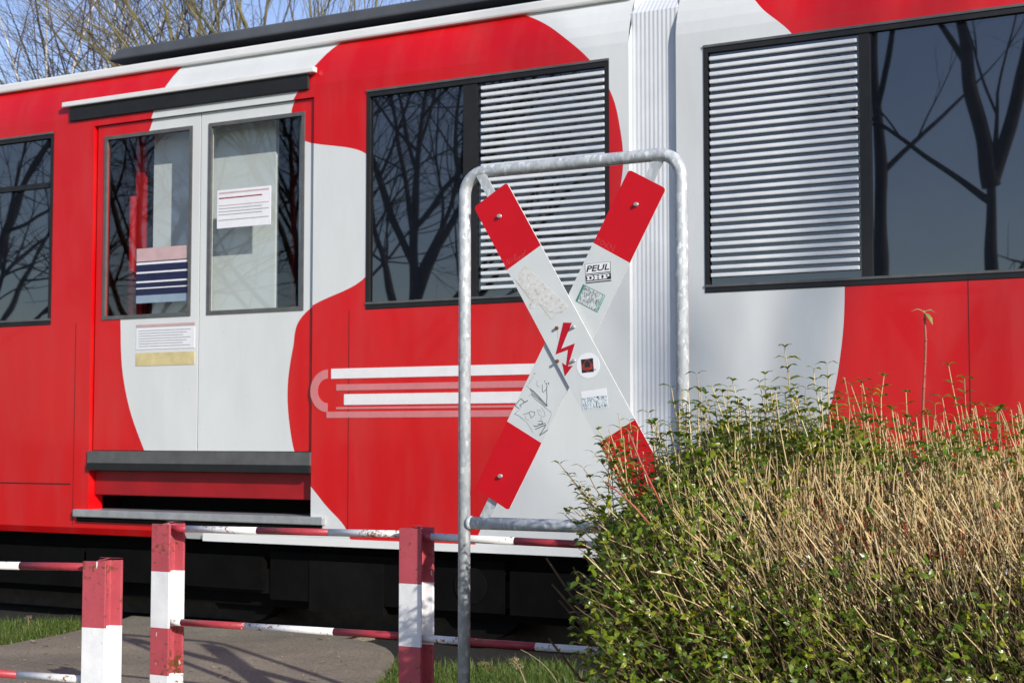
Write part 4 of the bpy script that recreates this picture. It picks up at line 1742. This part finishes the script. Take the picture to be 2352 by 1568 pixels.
tree('bare_tree', 'bare olive barked tree whose stems fan up beside the roof where it leaves the picture', spot(800, 15.5), fan(12, -.95, .7, 3.6, 4.6, .022, .045, 2.7), 11, (9, 6, 4),
     'bark_olive', 'twig_olive', 3, (.22, .6), .04, .055, group='bare trees behind the tram')
tree('bare_tree', 'bare olive barked tree with stems leaning far to the left above the tram roof', spot(560, 17.5), fan(10, -1.0, .35, 3.8, 4.8, .02, .042, 3.0), 12, (9, 6, 4),
     'bark_olive', 'twig_dark', 3, (.22, .6), .03, .055, group='bare trees behind the tram')
tree('bare_tree', 'thin dark bare tree between the birch and the olive trees', spot(330, 20.0), fan(7, -.7, .5, 3.5, 5.0, .018, .036, 3.3), 13, (6, 4, 3),
     'bark_dark', 'twig_dark', 3, (.25, .75), .02, .11, group='bare trees behind the tram')
tree('birch_tree', 'white barked birch with hanging purple twigs in the upper left corner', spot(60, 18.0),
     [((0, 0, 0), (.02, 0, 1), 6.4, .07), ((0, 0, 3.2), (.34, 0, 1), 3.8, .042), ((0, 0, 3.6), (.16, 0, 1), 3.4, .036), ((0, 0, 3.4), (.55, .1, 1), 3.8, .036),
      ((0, 0, 3.9), (.45, .1, 1), 3.0, .030), ((0, 0, 4.2), (-.30, .2, 1), 2.6, .03), ((0, 0, 3.0), (.75, 0, 1), 3.6, .032), ((0, 0, 4.4), (.62, .2, 1), 2.2, .024)], 14, (6, 5, 5),
     'bark_birch', 'twig_birch', 3, (.3, .8), .02, .06, .05, group='bare trees behind the tram', limb_mat='twig_birch')
tree('birch_tree', 'second thinner birch behind the first, white stems between dark branches', spot(210, 22.0),
     [((0, 0, 0), (.0, 0, 1), 5.2, .05), ((.0, 0, 4.5), (.3, 0, 1), 3.0, .03), ((.05, 0, 4.9), (-.1, 0, 1), 3.0, .03), ((.3, 0, 4.7), (.2, 0, 1), 2.6, .024)], 15, (6, 5, 4),
     'bark_birch', 'twig_birch', 3, (.3, .8), .0, .06, .06, group='bare trees behind the tram', limb_mat='twig_birch')

# bare trees on the camera's side of the track; their mirror images stand in the windows
n_out = -TR.b


def mirror_spot(u, v, dist):
    r_ = ray(u, v).normalized()
    x, z = TR.at(u, v)
    hit = TR.o + TR.d * x
    hit.z = 0
    d_ = r_ - n_out * 2 * r_.dot(n_out)
    d_.z = 0
    return hit + d_.normalized() * dist + Vector((0, 0, -.03))


for k, (u, dist, ht, r, sd, lab) in enumerate((
        (2292, 12.0, 9.0, .17, 31, 'dark forked tree mirrored near the right edge of the right-hand window'),
        (2015, 15.0, 9.0, .14, 32, 'dark slanting tree mirrored beside the right striped panel'),
        (960, 11.0, 10.0, .16, 33, 'tree with a net of crossing branches mirrored in the middle window'),
        (700, 17.0, 11.0, .18, 34, 'tall bare tree mirrored between the door and the middle window'),
        (330, 13.0, 10.0, .16, 35, 'bare tree mirrored in the glass of the tram door'),
        (40, 15.0, 11.0, .18, 36, 'dense bare tree mirrored in the window at the left edge'))):
    rr_ = random.Random(sd)
    kd = (4, 4, 3) if u > 1900 else (11, 8, 6)
    r *= 1.0 if u > 1900 else .72
    if u > 1900:
        # straight trunks; limbs given along the mirrored picture axis
        lx, ly = -.53, .85
        if u > 2200:
            st_ = [((0, 0, 0), (-.01, .01, 1), 5.4, .17), ((0, 0, 4.2), (lx * .16, ly * .16, 1), 4.6, .105), ((0, 0, 4.3), (-lx * .26, -ly * .26, 1), 4.6, .10),
                   ((0, 0, 4.0), (lx * 1.1, ly * 1.1, .75), 2.6, .055)]
        else:
            st_ = [((0, 0, 0), (.02, 0, 1), 9.5, .16), ((0, 0, 4.9), (-lx * .9, -ly * .9, .8), 2.6, .045)]
        tree('bare_tree', lab, mirror_spot(u, 560, dist), st_, sd, (3, 3, 3), 'bark_dark', 'twig_dark', 3, (.4, 1.0), .02, .06, group='bare trees mirrored in the tram windows')
        continue
    tree('bare_tree', lab, mirror_spot(u, 560, dist),
         [((0, 0, 0), (rr_.uniform(-.06, .06), rr_.uniform(-.06, .06), 1), ht * .62, r), ((0, 0, ht * .27), (.28, -.22, 1), ht * .55, r * .6), ((0, 0, ht * .33), (-.30, .25, .9), ht * .5, r * .5),
          ((0, 0, ht * .22), (.5, -.45, .55), ht * .42, r * .33)], sd, kd, 'bark_dark', 'twig_dark', 3, (.4, 1.0), .03, .13, group='bare trees mirrored in the tram windows')

# two trees behind the camera that throw soft bands of shade on the tram's white end
Sh = Vector((S.x, S.y, 0))


def shade_spot(u, t):
    p = TR.o + TR.d * TR.su(u) + Sh * t
    p.z = -.03
    return p


tree('bare_tree', 'forked bare tree whose soft shade falls on the white part right of the sign', shade_spot(1560, 25.0),
     [((0, 0, 0), (0, 0, 1), 16.0, .17)], 41, (2, 3, 2),
     'bark_dark', 'twig_dark', 3, (.4, .9), .03, .08, group='bare trees shading the tram')
tree('bare_tree', 'broad bare tree whose shade falls on the red side above the hedge', shade_spot(2190, 24.0),
     [((0, 0, 0), (0, 0, 1), 11.6, .24), ((0, 0, 9.4), (.55, -.3, .8), 4.0, .13), ((0, 0, 10.0), (.30, -.2, 1), 4.0, .11)], 42, (4, 4, 2),
     'bark_dark', 'twig_dark', 3, (.4, .9), .03, .08, group='bare trees shading the tram')
